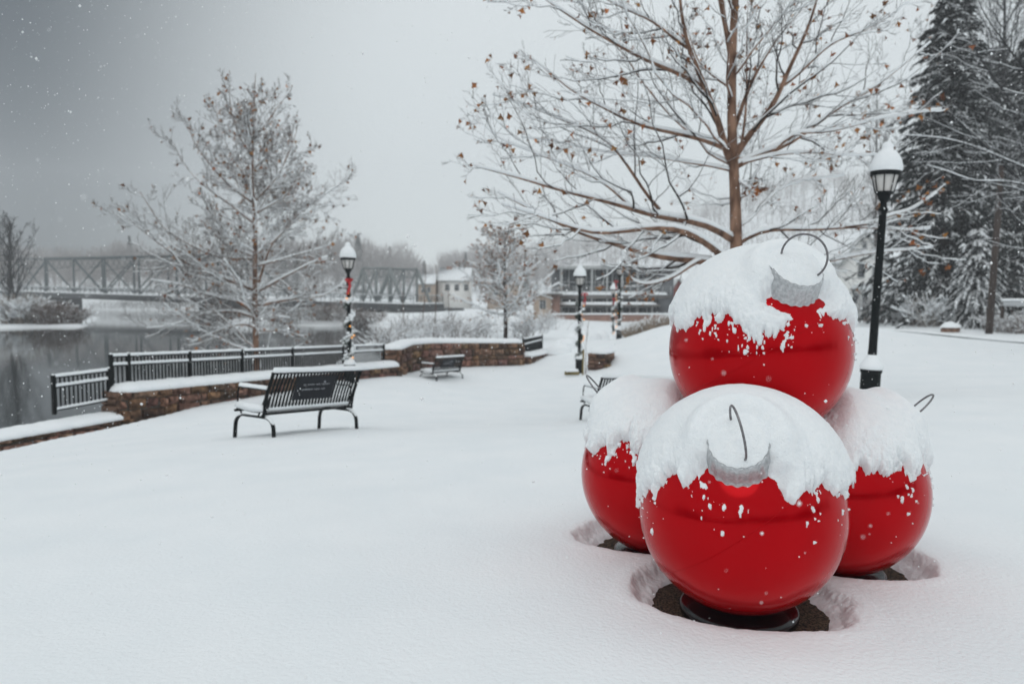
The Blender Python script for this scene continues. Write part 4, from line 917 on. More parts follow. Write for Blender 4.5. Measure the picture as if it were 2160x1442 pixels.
for i, (px, yb_, Y, h, w_, lb) in enumerate([(815, 712, 36, 1.5, 1.8, 'leftmost snowy shrub behind the curved wall, next to the garlanded lamp'), (850, 712, 40, 2.0, 2.4, 'snowy shrub left of the thin bare stems behind the curved wall'),
        (905, 708, 44, 1.7, 2.6, 'brownish snowy shrub between the thin bare stems behind the wall'), (962, 706, 42, 2.1, 2.4, 'tallest snowy shrub right of the thin stems behind the wall'), (1010, 704, 45, 1.7, 2.6, 'snowy shrub just left of the small leafy tree'),
        (1110, 704, 47, 1.5, 2.6, 'snowy shrub just right of the small leafy tree'), (1150, 690, 70, 2.0, 4.0, 'low snow laden shrub on the bank in front of the beige building part')]):
    shrub('shrub', lb, px, yb_, Y, h, w_, 50 + i, n=60, group=G1, tip=.007, snow=.5, rfac=.9)
G2 = 'thin bare saplings behind the curved wall'
for i, (px, yt, Y, lb) in enumerate([(884, 556, 43, 'thin reddish sapling left of its taller neighbour, beyond the curved wall'), (912, 556, 42, 'tallest thin sapling rising above the curved wall toward the white roofed house'), (845, 615, 41, 'short thin sapling over the dark bridge abutment'), (940, 615, 45, 'thin sapling nearest the small leafy tree')]):
    b = W(px, 712, Y); b[2] = gz(b[0], b[1]); t = W(px + 6, yt, Y); root = thing('sapling', lb, 'sapling', tuple(b), group=G2); rs = np.random.RandomState(i)
    m = MB(); q = resample([b + A3(0, 0, -.1), (b + t) / 2 + A3(.1, 0, 0), t], 12); q[1:] += np.cumsum(rs.normal(0, .02, (11, 3)), 0) * A3(1, 1, 0); m.tubes(q[None], np.linspace(.035, .012, 12)[None], 5); m.build('trunk', M['shrub'], root)
    P, R = spawn(q[None], np.linspace(.03, .012, 12)[None], 16, .16, 40, rs, n=4, up=.15, rmin=.006, tmin=.25); m = MB(); m.tubes(P, R, 3); m.build('crown', M['shrub'], root); 
# staked sapling by the lamp
b = W(1229, 786, 27.6); b[2] = gz(b[0], b[1]); st_ = thing('staked_sapling', 'thin sapling tied to a mossy stake beside the middle lamp post', 'sapling', tuple(b)); m = MB()
m.tube([b + A3(0, 0, -.2), b + A3(.03, 0, .98)], .035, 7); m.build('stake', M['stake'], st_); m = MB(); q = resample([b + A3(.12, .1, -.1), b + A3(.12, .1, 1), b + A3(.22, .1, 2.0)], 10); m.tubes(q[None], np.linspace(.02, .008, 10)[None], 5); m.build('trunk', M['shrub'], st_)
P, R = spawn(q[None], np.linspace(.02, .008, 10)[None], 12, .3, 40, np.random.RandomState(5), n=4, rmin=.004, tmin=.3); m = MB(); m.tubes(P, R, 3); m.build('crown', M['shrub'], st_); m = MB(); snow_on(m, P, R, None, 4, .8, .03); m.lathe([(0, 0), (.06, 0), (.06, .05), (0, .09)], b + A3(.03, 0, .97), 8); m.build('snow_cover', M['snow'], st_, smooth=True)
bd = thing('wooden_edging', 'low weathered board half buried in snow at the foot of the middle lamp post', 'board', tuple(b + A3(-.45, -.1, 0))); m = MB(); X = unit(A3(1, .2, 0)); m.rbox(b + A3(-.42, -.15, .09), (.55, .1, .14), [X, A3(-X[1], X[0], 0), A3(0, 0, 1)], .01); m.build('board', M['stake'], bd); m = MB(); lumps(m, [b + A3(-.68, -.2, .15), b + A3(-.16, -.1, .15)], .16, .10, 4); m.build('snow_ridge', M['snow'], bd, smooth=True)

# rocks edging the path beyond the railing
rs = np.random.RandomState(8)
for i, (px, py, Y, r, lb) in enumerate([(1176, 745, 36, .42, 'reddish rock touching the end of the sloping ledge'), (1192, 744, 38, .40, 'second reddish rock right of the sloping ledge'), (1212, 736, 42, .45, 'long rock just left of the middle lamp post pole'), (1240, 722, 44, .55, 'rock just right of the middle lamp post'), (1258, 715, 48, .6, 'dark edged rock above the stub of stone wall'), (1276, 708, 52, .55, 'farthest snow topped rock under the slope')]):
    b = W(px, py, Y); b[2] = gz(b[0], b[1]); ro = thing('rock', lb, 'rock', tuple(b), group='snow topped rocks edging the path'); m = MB()
    th, ph = np.meshgrid(np.linspace(0, math.pi, 14), np.arange(20) * math.pi / 10, indexing='ij'); n = np.stack([np.sin(th) * np.cos(ph), np.sin(th) * np.sin(ph), np.cos(th)], -1)
    R_ = r * (.8 + .5 * fbm(n * 1.6 + i, 3, i)); V = b + n * R_[..., None] * A3(1.3, .9, .75) + A3(0, 0, r * .1); m.add(V.reshape(-1, 3), grid_faces(14, 20)); m.build('stone', M['stone'], ro, smooth=True)
    m = MB(); k = 8; V2 = b + n[:k] * (R_[:k] + .02)[..., None] * A3(1.33, .95, .75) + A3(0, 0, r * .1 + .13) * 1.0; V2[-1] -= A3(0, 0, .14); m.add(V2.reshape(-1, 3), grid_faces(k, 20)); m.build('snow_cover', M['snow'], ro, smooth=True)
# dry grass on the slope behind the farther lamps
rs = np.random.RandomState(18); n = 9000; px = rs.uniform(1318, 1470, n); Y = rs.uniform(36, 46, n); X = (px - 1080) / F_PX * Y; Z = ground(X, Y, False); h = rs.uniform(.2, .62, n) * (.4 + vnoise(np.stack([X, Y, 0 * X], -1) * .8, 4))
d = unit(rs.normal(0, .45, (n, 3)) + A3(0, 0, 1)); sd = A3(1, 0, 0) * .012; B0 = np.stack([X, Y, Z], -1); T0 = B0 + d * h[:, None]; Bd = T0 + unit(d + rs.normal(0, .6, (n, 3))) * h[:, None] * .35
m = MB(); m.add(np.stack([B0 - sd, B0 + sd, T0 + sd, T0 - sd], 1).reshape(-1, 3), np.arange(n * 4).reshape(-1, 4)); m.mi = 1; m.add(np.stack([T0 - sd * 1.1, T0 + sd * 1.1, Bd + sd, Bd - sd], 1).reshape(-1, 3), np.arange(n * 4).reshape(-1, 4))
tag(m.build('dry_grass', [M['dry'], M['snow']]), 'tufts of dry grass dusted with snow on the crest behind the ornaments', 'grass', kind='stuff')

# ------------------------------------------------------------------ evergreens and dark trees on the right
def conifer(name, label, px, Y, top_px, wpx, seed, whorls=46, snow=.5, droop=.35, group=None, per=9, tone=1.0):
    rs = np.random.RandomState(seed); b = W(px, 680, Y); b[2] = gz(b[0], b[1]) - .1; H = W(px, top_px, Y)[2] - b[2]; Rm = wpx / F_PX * Y / 2
    root = thing(name, label, 'tree', tuple(b), group=group); m = MB(); m.tubes(np.array([[b + A3(0, 0, H * t) for t in (0, .3, .6, 1)]]), np.array([[.30, .22, .12, .02]]) * H / 20, 8); m.build('trunk', M['bark_dark'], root)
    P = []; 
    for i in range(whorls):
        t = .04 + .95 * (i / whorls); 
        for j in range(per):
            az = rs.uniform(0, 6.283); L = Rm * (1 - t) ** .75 * rs.uniform(.40, 1.22) + .25; s = np.linspace(0, 1, 8)[:, None]
            d = A3(math.cos(az), math.sin(az), .15 + .35 * t); P.append(b + A3(0, 0, H * t + rs.uniform(-.15, .15)) + L * (s * d - s ** 2 * A3(0, 0, droop + .25 * rs.rand())) + np.cumsum(rs.normal(0, .012 * L, (8, 3)), 0))
    P = np.array(P); cm = MB(); cm.mi = 1; cm.tubes(P, np.broadcast_to(np.linspace(.035, .008, 8), P.shape[:2]), 3); cm.mi = 0
    n = len(P); c = 60; f = rs.uniform(.12, 1, (n, c)) * 7; i = np.minimum(f.astype(int), 6); u = (f - i)[..., None]; r_ = np.arange(n)[:, None]
    Q = P[r_, i] * (1 - u) + P[r_, i + 1] * u; T = unit(P[r_, i + 1] - P[r_, i]); side = rs.choice([-1, 1], (n, c, 1)) * np.cross(T, A3(0, 0, 1)); L = rs.uniform(.22, .6, (n, c, 1)) * (H / 20) ** .5
    D = unit(T * .6 + side * rs.uniform(.2, 1, (n, c, 1)) - A3(0, 0, 1) * rs.uniform(.1, .9, (n, c, 1))); Wd = unit(np.cross(D, rs.normal(0, 1, (n, c, 3)))) * rs.uniform(.035, .08, (n, c, 1)) * (H / 20) ** .5
    V = np.stack([Q - Wd * .6, Q + Wd * .6, Q + D * L * .6 + Wd, Q + D * L, Q + D * L * .6 - Wd], 2).reshape(-1, 3); k = n * c; F = np.array([[0, 1, 2, 4]]); F3 = np.array([[4, 2, 3]]); o = (np.arange(k) * 5)[:, None]
    col = np.repeat(rs.uniform(.6, 1.5, (k, 1)) * tone * np.ones(3), 5, 0); cm.add(V, F + o, col); cm.Ft.append((F3 + o) + cm.n - len(V)); cm.mt.append(np.zeros(k)); cm.build('crown', [M['needle'], M['bark_dark']], root)
    sm_ = MB(); kk = rs.rand(n, c) < snow * (.3 + 1.0 * vnoise(Q * .7, seed)); q = Q[kk] + A3(0, 0, .03); d = D[kk]; l = L[kk] * .8; w_ = Wd[kk] * .9
    V = np.stack([q - w_, q + w_, q + d * l + w_ * .3 + A3(0, 0, .02), q + d * l - w_ * .3 + A3(0, 0, .02), q + d * l * .4 + A3(0, 0, .075)], 1).reshape(-1, 3)
    F = np.array([[0, 1, 4], [1, 2, 4], [2, 3, 4], [3, 0, 4]]); o = (np.arange(len(q)) * 5)[:, None, None]; sm_.add(V, (F[None] + o).reshape(-1, 3)); sm_.build('snow_cover', M['snow'], root)
    return root
G3 = 'tall dark evergreens across the road'
conifer('evergreen_tree', 'tallest dark spruce right of the plain lamp post, its top cut by the picture edge', 1985, 50, -45, 330, 3, snow=.30, whorls=66, per=14, group=G3)
conifer('evergreen_tree', 'dark evergreen at the right edge behind the leaning utility pole', 2160, 56, 40, 300, 4, snow=.3, whorls=52, per=12, group=G3)
conifer('evergreen_tree', 'snow laden evergreen with drooping boughs left of the utility pole', 2055, 46, 480, 165, 5, snow=1.0, whorls=24, per=11, droop=.75, group=G3)
conifer('evergreen_tree', 'dark low evergreen beside the white house', 1942, 53, 380, 120, 6, snow=.4, whorls=32, per=12, group=G3)
conifer('evergreen_tree', 'snowy evergreen low at the right edge behind the guard rail', 2140, 49, 500, 130, 7, snow=.6, whorls=20, per=9, droop=.6, group=G3)
conifer('evergreen_tree', 'dark evergreen in the gap between the tallest spruce and the utility pole', 2075, 62, 90, 300, 8, snow=.32, whorls=50, per=12, group=G3)
# dark bare trees at the right edge
yb = 24.; b = W(2290, 700, yb); b[2] = gz(b[0], b[1])
limbs = [([(2285, 470), (2220, 430), (2170, 400), (2100, 330), (2040, 270), (1980, 220), (1930, 165)], .085, .1), ([(2290, 380), (2200, 320), (2110, 180), (2060, 120), (2040, 60), (2030, 0)], .07, .1),
 ([(2290, 300), (2220, 200), (2160, 150), (2120, 90), (2080, 40), (2050, -30)], .06, .2), ([(2290, 450), (2200, 370), (2150, 350), (2060, 310), (1990, 290), (1900, 285)], .06, -.1), ([(2290, 560), (2220, 520), (2150, 470), (2110, 420), (2095, 370)], .075, -.1),
 ([(2290, 250), (2250, 120), (2200, 60), (2160, -20)], .05, 0), ([(2290, 420), (2200, 400), (2120, 380), (2050, 385), (2000, 360), (1960, 350)], .045, -.3)]
traced_tree('deciduous_tree', 'dark bare tree reaching in from the right edge over the evergreens', yb, b, [(2290, 600), (2290, 300), (2280, -100)], [.28, .2, .08], limbs, 41, [(10, .45, 42, 7, .12, .15), (6, .5, 42, 5, .1, .15), (4, .5, 42, 4, .1, .1)], 0, .05, mats=('bark_black', 'bark_black'), snow=.45, tip=.0045, extra=(8, 6.0, .06, .3, .95, 30))
small_tree('deciduous_tree', 'tall dark bare tree high at the right edge behind the spruce', 2120, 690, -150, 60, 520, 42, leafn=0, snow=.25, n_limb=34, mats=('bark_black', 'bark_black'), el=38, trunk_r=.3, t0=.25, lv=[(8, .45, 40, 6, .12, .1), (6, .5, 42, 4, .1, .1), (3, .5, 42, 3, .1, .1)], tip=.012)
small_tree('deciduous_tree', 'thin grey bare tree between the big tree and the spruce', 1850, 670, 190, 72, 230, 43, leafn=0, snow=.5, n_limb=20, mats=('bark_grey', 'bark_grey'), el=42, trunk_r=.2, t0=.3, lv=[(8, .45, 40, 6, .12, .1), (5, .5, 42, 4, .1, .1)], tip=.012)
# utility pole, guard rail, boulder, kerb
b = W(2086, 702, 42); t = W(2113, 348, 42); b[2] = gz(b[0], b[1]); root = thing('utility_pole', 'leaning dark brown wooden utility pole by the road', 'pole', tuple(b)); m = MB(); m.tube([b - (t - b) * .03, b * .5 + t * .5, t], [.20, .18, .15], 12); m.build('pole', M['wood_pole'], root, smooth=True)
m = MB(); m.lathe([(.13, -.02), (.14, .04), (.08, .10), (0, .12)], t, 10); m.build('snow_cap', M['snow'], root, smooth=True)
m = MB(); m.box(t + A3(0, -.17, -1.0), (.10, .14, .25)); m.box(t + A3(.0, -.16, -2.2), (.05, .08, .35)); m.build('bracket', M['iron'], root)
G0 = W(2108, 655, 40); root = thing('guard_rail', 'snow covered metal guard rail at the right edge across the road', 'guard rail', (G0[0], G0[1], gz(G0[0], G0[1]))); p0 = W(2112, 640, 40); p1 = W(2230, 640, 38); m = MB(); m.sweep([p0, (p0 + p1) / 2, p1], [(-.03, -.16), (.03, -.12), (-.01, 0), (.03, .12), (-.03, .16), (-.06, 0)]); m.build('rail', M['zinc'], root)
for t in (.05, .5, .95):
    m = MB(); p = p0 + (p1 - p0) * t; m.box((p[0], p[1] + .1, p[2] - .35), (.12, .14, .9)); m.build('post', M['wood_pole'], root)
m = MB(); lumps(m, [p0 + A3(0, 0, .15), p1 + A3(0, 0, .15)], .2, .12, 3, n=40); m.build('snow_ridge', M['snow'], root, smooth=True)
b = W(2005, 686, 43); b[2] = gz(b[0], b[1]); root = thing('boulder', 'brown boulder capped with snow in front of the evergreens', 'boulder', tuple(b)); th, ph = np.meshgrid(np.linspace(0, math.pi, 14), np.arange(20) * math.pi / 10, indexing='ij'); n = np.stack([np.sin(th) * np.cos(ph), np.sin(th) * np.sin(ph), np.cos(th)], -1)
R_ = .42 * (.75 + .5 * fbm(n * 2, 3, 9)); V = b + n * R_[..., None] * A3(1.25, .9, .75) + A3(0, 0, .1); m = MB(); m.add(V.reshape(-1, 3), grid_faces(14, 20)); m.build('stone', M['stone'], root, smooth=True); m = MB(); m.add((V[:7] + A3(0, 0, .13) + n[:7] * .05).reshape(-1, 3), grid_faces(7, 20)); m.build('snow_cover', M['snow'], root, smooth=True)
kp = [(1780, 694), (1860, 699), (1900, 701), (1960, 706), (2010, 709), (2020, 710), (2070, 713), (2110, 717), (2160, 722), (2230, 728)]; kY = [44, 42, 41, 39.5, 38, 37.8, 36.5, 35.5, 34, 32]
kpts = []
for (x, y), Y in zip(kp, kY): q = W(x, y, Y); kpts.append(A3(q[0], q[1], gz(q[0], q[1])))
kr = resample(kpts, 80); m = MB(); kr[:, 2] = ground(kr[:, 0], kr[:, 1], False)
hgt = .10 + .10 * vnoise(np.stack([kr[:, 0] * .5, kr[:, 1] * 0, kr[:, 0] * 0], -1), 9); U = unit(A3(-.3, -1, 0)); V = np.stack([kr + A3(0, 0, -.1), kr + A3(0, 0, 1) * hgt[:, None], kr - U * .3 + A3(0, 0, 1) * hgt[:, None], kr - U * .3 + A3(0, 0, -.1)], 1); i = np.arange(79)[:, None] * 4; j = np.arange(4)[None]
m.add(V.reshape(-1, 3), np.stack([i + j, i + 4 + j, i + 4 + (j + 1) % 4, i + (j + 1) % 4], -1).reshape(-1, 4)); tag(m.build('kerb', M['asphalt']), kind='structure')
m = MB(); lumps(m, kr - U * .34 + A3(0, 0, 1) * (hgt - .02)[:, None], .60, .07, 6, n=260, k=8); tag(m.build('kerb_snow', M['snow'], smooth=True), kind='structure')
G4 = 'bushes at the edge of the road'
for i, (px, Y, h, w_, mt, sn, lb) in enumerate([(1955, 47.5, 2.3, 3.4, 'dry', 1.0, 'pale snowy bush under the evergreens, left of the boulder'), (1845, 60, 2.2, 4.0, 'shrub', .4, 'brown hedge bush in front of the white house'), (1885, 58, 2.0, 3.5, 'shrub', .4, 'brown bush between the white house and the evergreens'),
        (2120, 43, 1.3, 2.2, 'shrub', .5, 'brown bush right of the utility pole foot'), (2150, 42, 1.0, 1.6, 'shrub', .3, 'reddish brown bush under the guard rail'), (1915, 50, 1.2, 2.0, 'shrub', .5, 'low dark bush at the foot of the low evergreen')]):
    shrub('bush', lb, px, 684, Y, h, w_, 80 + i, n=70, mats=mt, snow=sn, group=G4, cat='bush', lf=.6, tip=.008, rfac=1.2)

# ------------------------------------------------------------------ buildings
def bx(m, x0, x1, y0, y1, z0, z1, col=None): m.box(((x0 + x1) / 2, (y0 + y1) / 2, (z0 + z1) / 2), (x1 - x0, y1 - y0, z1 - z0), None, col)
def X_(px, Y): return (px - 1080) / F_PX * Y
def Z_(py, Y): return W(1080, py, Y)[2]
# modern civic building
Y = 95.; x0, x1 = X_(1176, Y), X_(1412, Y); zg_, zr = Z_(672, Y), Z_(561, Y)
root = thing('modern_building', 'wide grey glass fronted two storey building across the snowy lawn', 'building', ((x0 + x1) / 2, Y, zg_ - 1))
m = MB(); bx(m, x0, x1, Y + 1.5, Y + 16, zg_ - 2.5, zr - .4); m.build('wall', M['grey_wall'], root)
m = MB(); bx(m, x0 - .6, x1 + 1.2, Y - .3, Y + 17, zr - .4, zr + .05); rf = m.build('roof', M['frame_pale'], root); m = MB(); lumps(m, [(x0 - .5, Y + 8, zr + .05), (x1 + 1.1, Y + 8, zr + .05)], 17, .35, 3, n=30, k=8); m.build('roof_snow', M['snow'], rf, smooth=True)
zm, zl2 = Z_(617, Y), Z_(630, Y)
for (za, zb_, lab) in ((zm + .4, zr - .45, 0), (zg_ + .8, zm - .9, 1)):
    nW = 12
    for i in range(nW):
        a = x0 + .4 + (x1 - x0 - .8) * i / nW; b_ = x0 + .4 + (x1 - x0 - .8) * (i + 1) / nW
        m = MB(); bx(m, a + .06, b_ - .06, Y + 1.35, Y + 1.47, za, zb_); wn = m.build('window', M['glass_dark'], root)
        m = MB(); bx(m, a - .05, a + .05, Y + 1.2, Y + 1.46, za, zb_); bx(m, a + .06, b_ - .06, Y + 1.22, Y + 1.33, za + (zb_ - za) * .36, za + (zb_ - za) * .36 + .1); m.build('frame', M['frame_pale'], wn)
m = MB(); bx(m, x0 - .4, x1 + .2, Y - .6, Y + 1.3, zm - .8, zm - .3); bc = m.build('balcony', M['concrete'], root); m = MB(); lumps(m, [(x0 - .3, Y + .3, zm - .3), (x1, Y + .3, zm - .3)], 2.0, .5, 4, n=60, k=7); m.build('snow_ridge', M['snow'], bc, smooth=True)
m = MB(); [bx(m, x0 - .4, x1 + .2, Y - .58, Y - .52, zm + dz, zm + dz + .05) for dz in (.15, .45, .75)]; [bx(m, q - .03, q + .03, Y - .6, Y - .5, zm - .3, zm + .8) for q in np.linspace(x0, x1, 15)]; m.build('railing', M['frame_pale'], bc)
for i, q in enumerate(np.linspace(x0 + .5, x1 - .3, 8)):
    m = MB(); m.lathe([(.13, zg_ - 1), (.13, zr - .4)], (q, Y - .1, 0), 8); m.build('column', M['frame_pale'], root)
m = MB(); bx(m, x0 - 1.5, x1 + .5, Y - 2.8, Y - 2.4, zg_ - 1.5, Z_(662, Y)); pw_ = m.build('plinth', M['brick'], root); m = MB(); lumps(m, [(x0 - 1.5, Y - 2.6, Z_(662, Y)), (x1 + .5, Y - 2.6, Z_(662, Y))], .6, .2, 4, n=80, k=7); m.build('snow_ridge', M['snow'], pw_, smooth=True)
m = MB(); bx(m, x0 - .2, x1 - 1.5, Y - 1.6, Y + 1.2, Z_(642, Y) - .25, Z_(642, Y)); lt = m.build('terrace', M['concrete'], root); m = MB(); lumps(m, [(x0, Y - .2, Z_(642, Y)), (x1 - 1.6, Y - .2, Z_(642, Y))], 2.8, .35, 4, n=60, k=7); m.build('snow_ridge', M['snow'], lt, smooth=True)
m = MB(); bx(m, x1 - 1.4, x1 + .4, Y - .4, Y + 6, zg_ - 2, zr - .5); m.build('stair_tower', M['grey_wall'], root)
Y = 92.; a, b_ = X_(1130, Y), X_(1163, Y); root = thing('building_annex', 'small beige building with one window left of the glass fronted building', 'building', (a, Y, zg_ - 1))
m = MB(); bx(m, a, b_, Y, Y + 10, Z_(690, Y), Z_(622, Y)); m.build('wall', M['beige'], root); m = MB(); bx(m, b_ + .02, X_(1182, Y), Y + .5, Y + 9, Z_(690, Y), Z_(622, Y)); m.build('side_wall', M['brick'], root)
m = MB(); bx(m, X_(1139, Y), X_(1150, Y), Y - .05, Y - .01, Z_(651, Y), Z_(633, Y)); wn = m.build('window', M['glass_dark'], root); m = MB(); [bx(m, X_(1139, Y) - .08 + k, X_(1139, Y) + k, Y - .1, Y - .02, Z_(652, Y), Z_(632, Y)) for k in (0, .38, .75)]; m.build('frame', M['frame_pale'], wn)
m = MB(); bx(m, a - .4, X_(1184, Y) + .1, Y - .4, Y + 10.5, Z_(622, Y) + .01, Z_(619, Y)); rf = m.build('roof', M['concrete'], root); m = MB(); lumps(m, [(a - .4, Y + 5, Z_(619, Y)), (X_(1184, Y), Y + 5, Z_(619, Y))], 10.8, .5, 4, n=16, k=8); m.build('roof_snow', M['snow'], rf, smooth=True)
def house(label, Y, pxl, pxr, base_py, eave_py, peak_py, depth=9, gable='front', wallm='beige', peak=None, wins=(), chimney=None, over=.35, group=None, doors=()):
    x0, x1, zb_, ze, zp = X_(pxl, Y), X_(pxr, Y), Z_(base_py, Y), Z_(eave_py, Y), Z_(peak_py, Y); xm = (x0 + x1) / 2
    root = thing('house', label, 'house', (xm, Y, zb_), group=group); m = MB(); bx(m, x0, x1, Y, Y + depth, zb_ - 1.5, ze)
    I = A3(1, 0, 0); K = A3(0, 0, 1); J = A3(0, 1, 0)
    if gable == 'front': m.prism([(x0, ze), (x1, ze), (xm, zp)], [I, K, -J], A3(0, Y + depth / 2, 0), depth - .004)
    else: m.prism([(Y, ze), (Y + depth, ze), (Y + depth / 2, zp)], [J, K, I], A3(xm, 0, 0), x1 - x0 - .004)
    m.build('wall', M[wallm], root); rf = MB(); sn = MB()
    if gable == 'front':
        for s in (-1, 1):
            e = A3(xm + s * ((x1 - x0) / 2 + over), 0, ze - over * (zp - ze) / ((x1 - x0) / 2)); p = A3(xm, 0, zp + .02); d = p - e; L = np.linalg.norm(d); ax = [unit(d), J, np.cross(unit(d), J)]
            up = ax[2] * np.sign(ax[2][2]); rf.box((e + p) / 2 + J * (Y + depth / 2) + up * .08, (L, depth + 2 * over, .12), ax); sn.rbox((e + p) / 2 + J * (Y + depth / 2) + up * .26, (L * 1.01, depth + 2 * over - .1, .24), ax, .07)
    else:
        for s in (-1, 1):
            e = A3(xm, Y + depth / 2 + s * (depth / 2 + over), ze - over * (zp - ze) / (depth / 2)); p = A3(xm, Y + depth / 2, zp + .02); d = p - e; L = np.linalg.norm(d); ax = [I, unit(d), np.cross(I, unit(d))]
            up = ax[2] * np.sign(ax[2][2]); rf.box((e + p) / 2 + up * .08, (x1 - x0 + 2 * over, L, .12), ax); sn.rbox((e + p) / 2 + up * .26, (x1 - x0 + 2 * over - .1, L * 1.01, .24), ax, .07)
    ro = rf.build('roof', M['frame_pale'], root); sn.build('roof_snow', M['snow'], ro, smooth=False)
    for (a, b_, c, d) in wins:
        m = MB(); bx(m, X_(a, Y), X_(b_, Y), Y - .05, Y - .01, Z_(d, Y), Z_(c, Y)); wn = m.build('window', M['glass_dark'], root); m = MB(); w2 = .07
        xa, xb, za, zc = X_(a, Y), X_(b_, Y), Z_(d, Y), Z_(c, Y)
        for q in ((xa - .1, xa, za - .1, zc + .1), (xb, xb + .1, za - .1, zc + .1), (xa, xb, za - .12, za), (xa, xb, zc, zc + .12), (xa, xb, (za + zc) / 2 - .03, (za + zc) / 2 + .03)): bx(m, q[0], q[1], Y - .10, Y - .012, q[2], q[3])
        m.build('frame', M['frame_pale'], wn)
    if chimney: 
        m = MB(); bx(m, X_(chimney[0], Y), X_(chimney[1], Y), Y + depth * .4, Y + depth * .4 + .8, ze, Z_(chimney[2], Y)); m.build('chimney', M['brick'], ro)
    return root
h = house('white gabled house with snowy porch roof behind the plain lamp post', 85., 1776, 1862, 690, 548, 492, 11, 'front', 'white_wall', wins=[(1815, 1822, 510, 523), (1807, 1819, 557, 584), (1838, 1850, 560, 584)], over=.4)
Y = 85.; m = MB(); bx(m, X_(1790, Y), X_(1862, Y), Y - 2.2, Y - .02, Z_(612, Y), Z_(609, Y)); pr = m.build('porch_roof', M['frame_pale'], h); m = MB(); m.prism([(X_(1788, Y), Z_(609, Y)), (X_(1864, Y), Z_(609, Y)), (X_(1850, Y), Z_(598, Y)), (X_(1802, Y), Z_(598, Y))], [A3(1, 0, 0), A3(0, 0, 1), A3(0, -1, 0)], A3(0, Y - 1.15, 0), 2.2); m.build('porch_snow', M['snow'], pr)
for q in (1793, 1815, 1838, 1859):
    m = MB(); bx(m, X_(q, Y) - .12, X_(q, Y) + .12, Y - 2.1, Y - 1.9, Z_(690, Y), Z_(612, Y)); m.build('porch_post', M['frame_pale'], h)
m = MB(); bx(m, X_(1798, Y), X_(1812, Y), Y - .05, Y - .01, Z_(640, Y), Z_(618, Y)); m.build('window', M['glass_dark'], h); m = MB(); bx(m, X_(1818, Y), X_(1836, Y), Y - .05, Y - .01, Z_(680, Y), Z_(618, Y)); m.build('door', M['glass_dark'], h)
m = MB(); bx(m, X_(1862, Y) + .01, X_(1885, Y), Y + 2, Y + 10, Z_(690, Y), Z_(560, Y)); sw = m.build('side_wing', M['white_wall'], h); m = MB(); m.prism([(X_(1858, Y), Z_(560, Y)), (X_(1890, Y), Z_(560, Y)), (X_(1866, Y), Z_(530, Y))], [A3(1, 0, 0), A3(0, 0, 1), A3(0, -1, 0)], A3(0, Y + 6, 0), 8.6); m.build('wing_snow', M['snow'], sw)
GH = 'houses beyond the bridge'
house('small house with two white snowy roofs at the right end of the bridge', 150., 881, 915, 640, 599, 581, 10, 'side', 'beige', group=GH, wins=[(890, 896, 606, 616), (902, 908, 606, 616)])
house('house with a chimney and broad snowy roof left of the small leafy tree', 155., 925, 990, 645, 592, 566, 12, 'side', 'white_wall', group=GH, wins=[(940, 948, 600, 612), (960, 968, 600, 612), (980, 988, 600, 612)], chimney=(938, 950, 560))
house('house with a snowy roof seen through the small leafy tree', 150., 1028, 1100, 650, 600, 572, 12, 'side', 'beige', group=GH, wins=[(1042, 1050, 610, 622), (1062, 1070, 610, 622)])
house('small white and red gabled house right of the glass fronted building', 105., 1408, 1452, 680, 628, 590, 9, 'front', 'red_wall', group=GH, wins=[(1420, 1428, 634, 646)])
# ------------------------------------------------------------------ truss bridge
P0, P1 = W(20, 612, 215), W(905, 640, 128); bd = P1 - P0; BL = np.linalg.norm(bd); bX = bd / BL; bY = unit(np.cross(A3(0, 0, 1), bX)); bZ = np.cross(bX, bY); ax = [bX, bY, bZ]
bp = lambda s, u, v: P0 + bX * s + bY * u + bZ * v     # v = 0 : road surface
def s_px(px, u=0):
    lo, hi = 0, BL
    for _ in range(40):
        mid = (lo + hi) / 2; p = bp(mid, u, 0)
        if 1080 + F_PX * p[0] / p[1] < px: lo = mid
        else: hi = mid
    return lo
root = thing('truss_bridge', 'long grey steel truss bridge across the river in the distance', 'bridge', tuple(P0)); bw_ = 3.6
def beam(m, a, b, t): 
    d = b - a; L = np.linalg.norm(d); X = d / L; Yv = unit(np.cross(A3(0, 0, 1) if abs(X[2]) < .95 else bX, X)); m.box((a + b) / 2, (L, t, t), [X, Yv, np.cross(X, Yv)])
m = MB(); m.box(bp(BL / 2, 0, -.75), (BL, 2 * bw_ + 1.0, 1.3), ax); dk = m.build('deck', M['dark_girder'], root)
m = MB(); m.box(bp(BL / 2, 0, -.02), (BL, 2 * bw_ - .2, .16), ax); [m.box(bp(BL / 2, sd * (bw_ + .35), .0), (BL, .5, .2), ax) for sd in (-1, 1)]; m.build('deck_snow', M['snow'], dk)
for sd in (-1, 1):
    m = MB(); [m.box(bp(BL / 2, sd * (bw_ + .3), v), (BL, .08, .12), ax) for v in (.75, 1.25)]
    for s in np.arange(0, BL, 2.5): m.box(bp(s, sd * (bw_ + .3), .65), (.1, .09, 1.2), ax)
    rl = m.build('railing', M['steel'], root); m = MB(); m.box(bp(BL / 2, sd * (bw_ + .3), 1.36), (BL, .16, .1), ax); m.build('snow_ridge', M['snow'], rl)
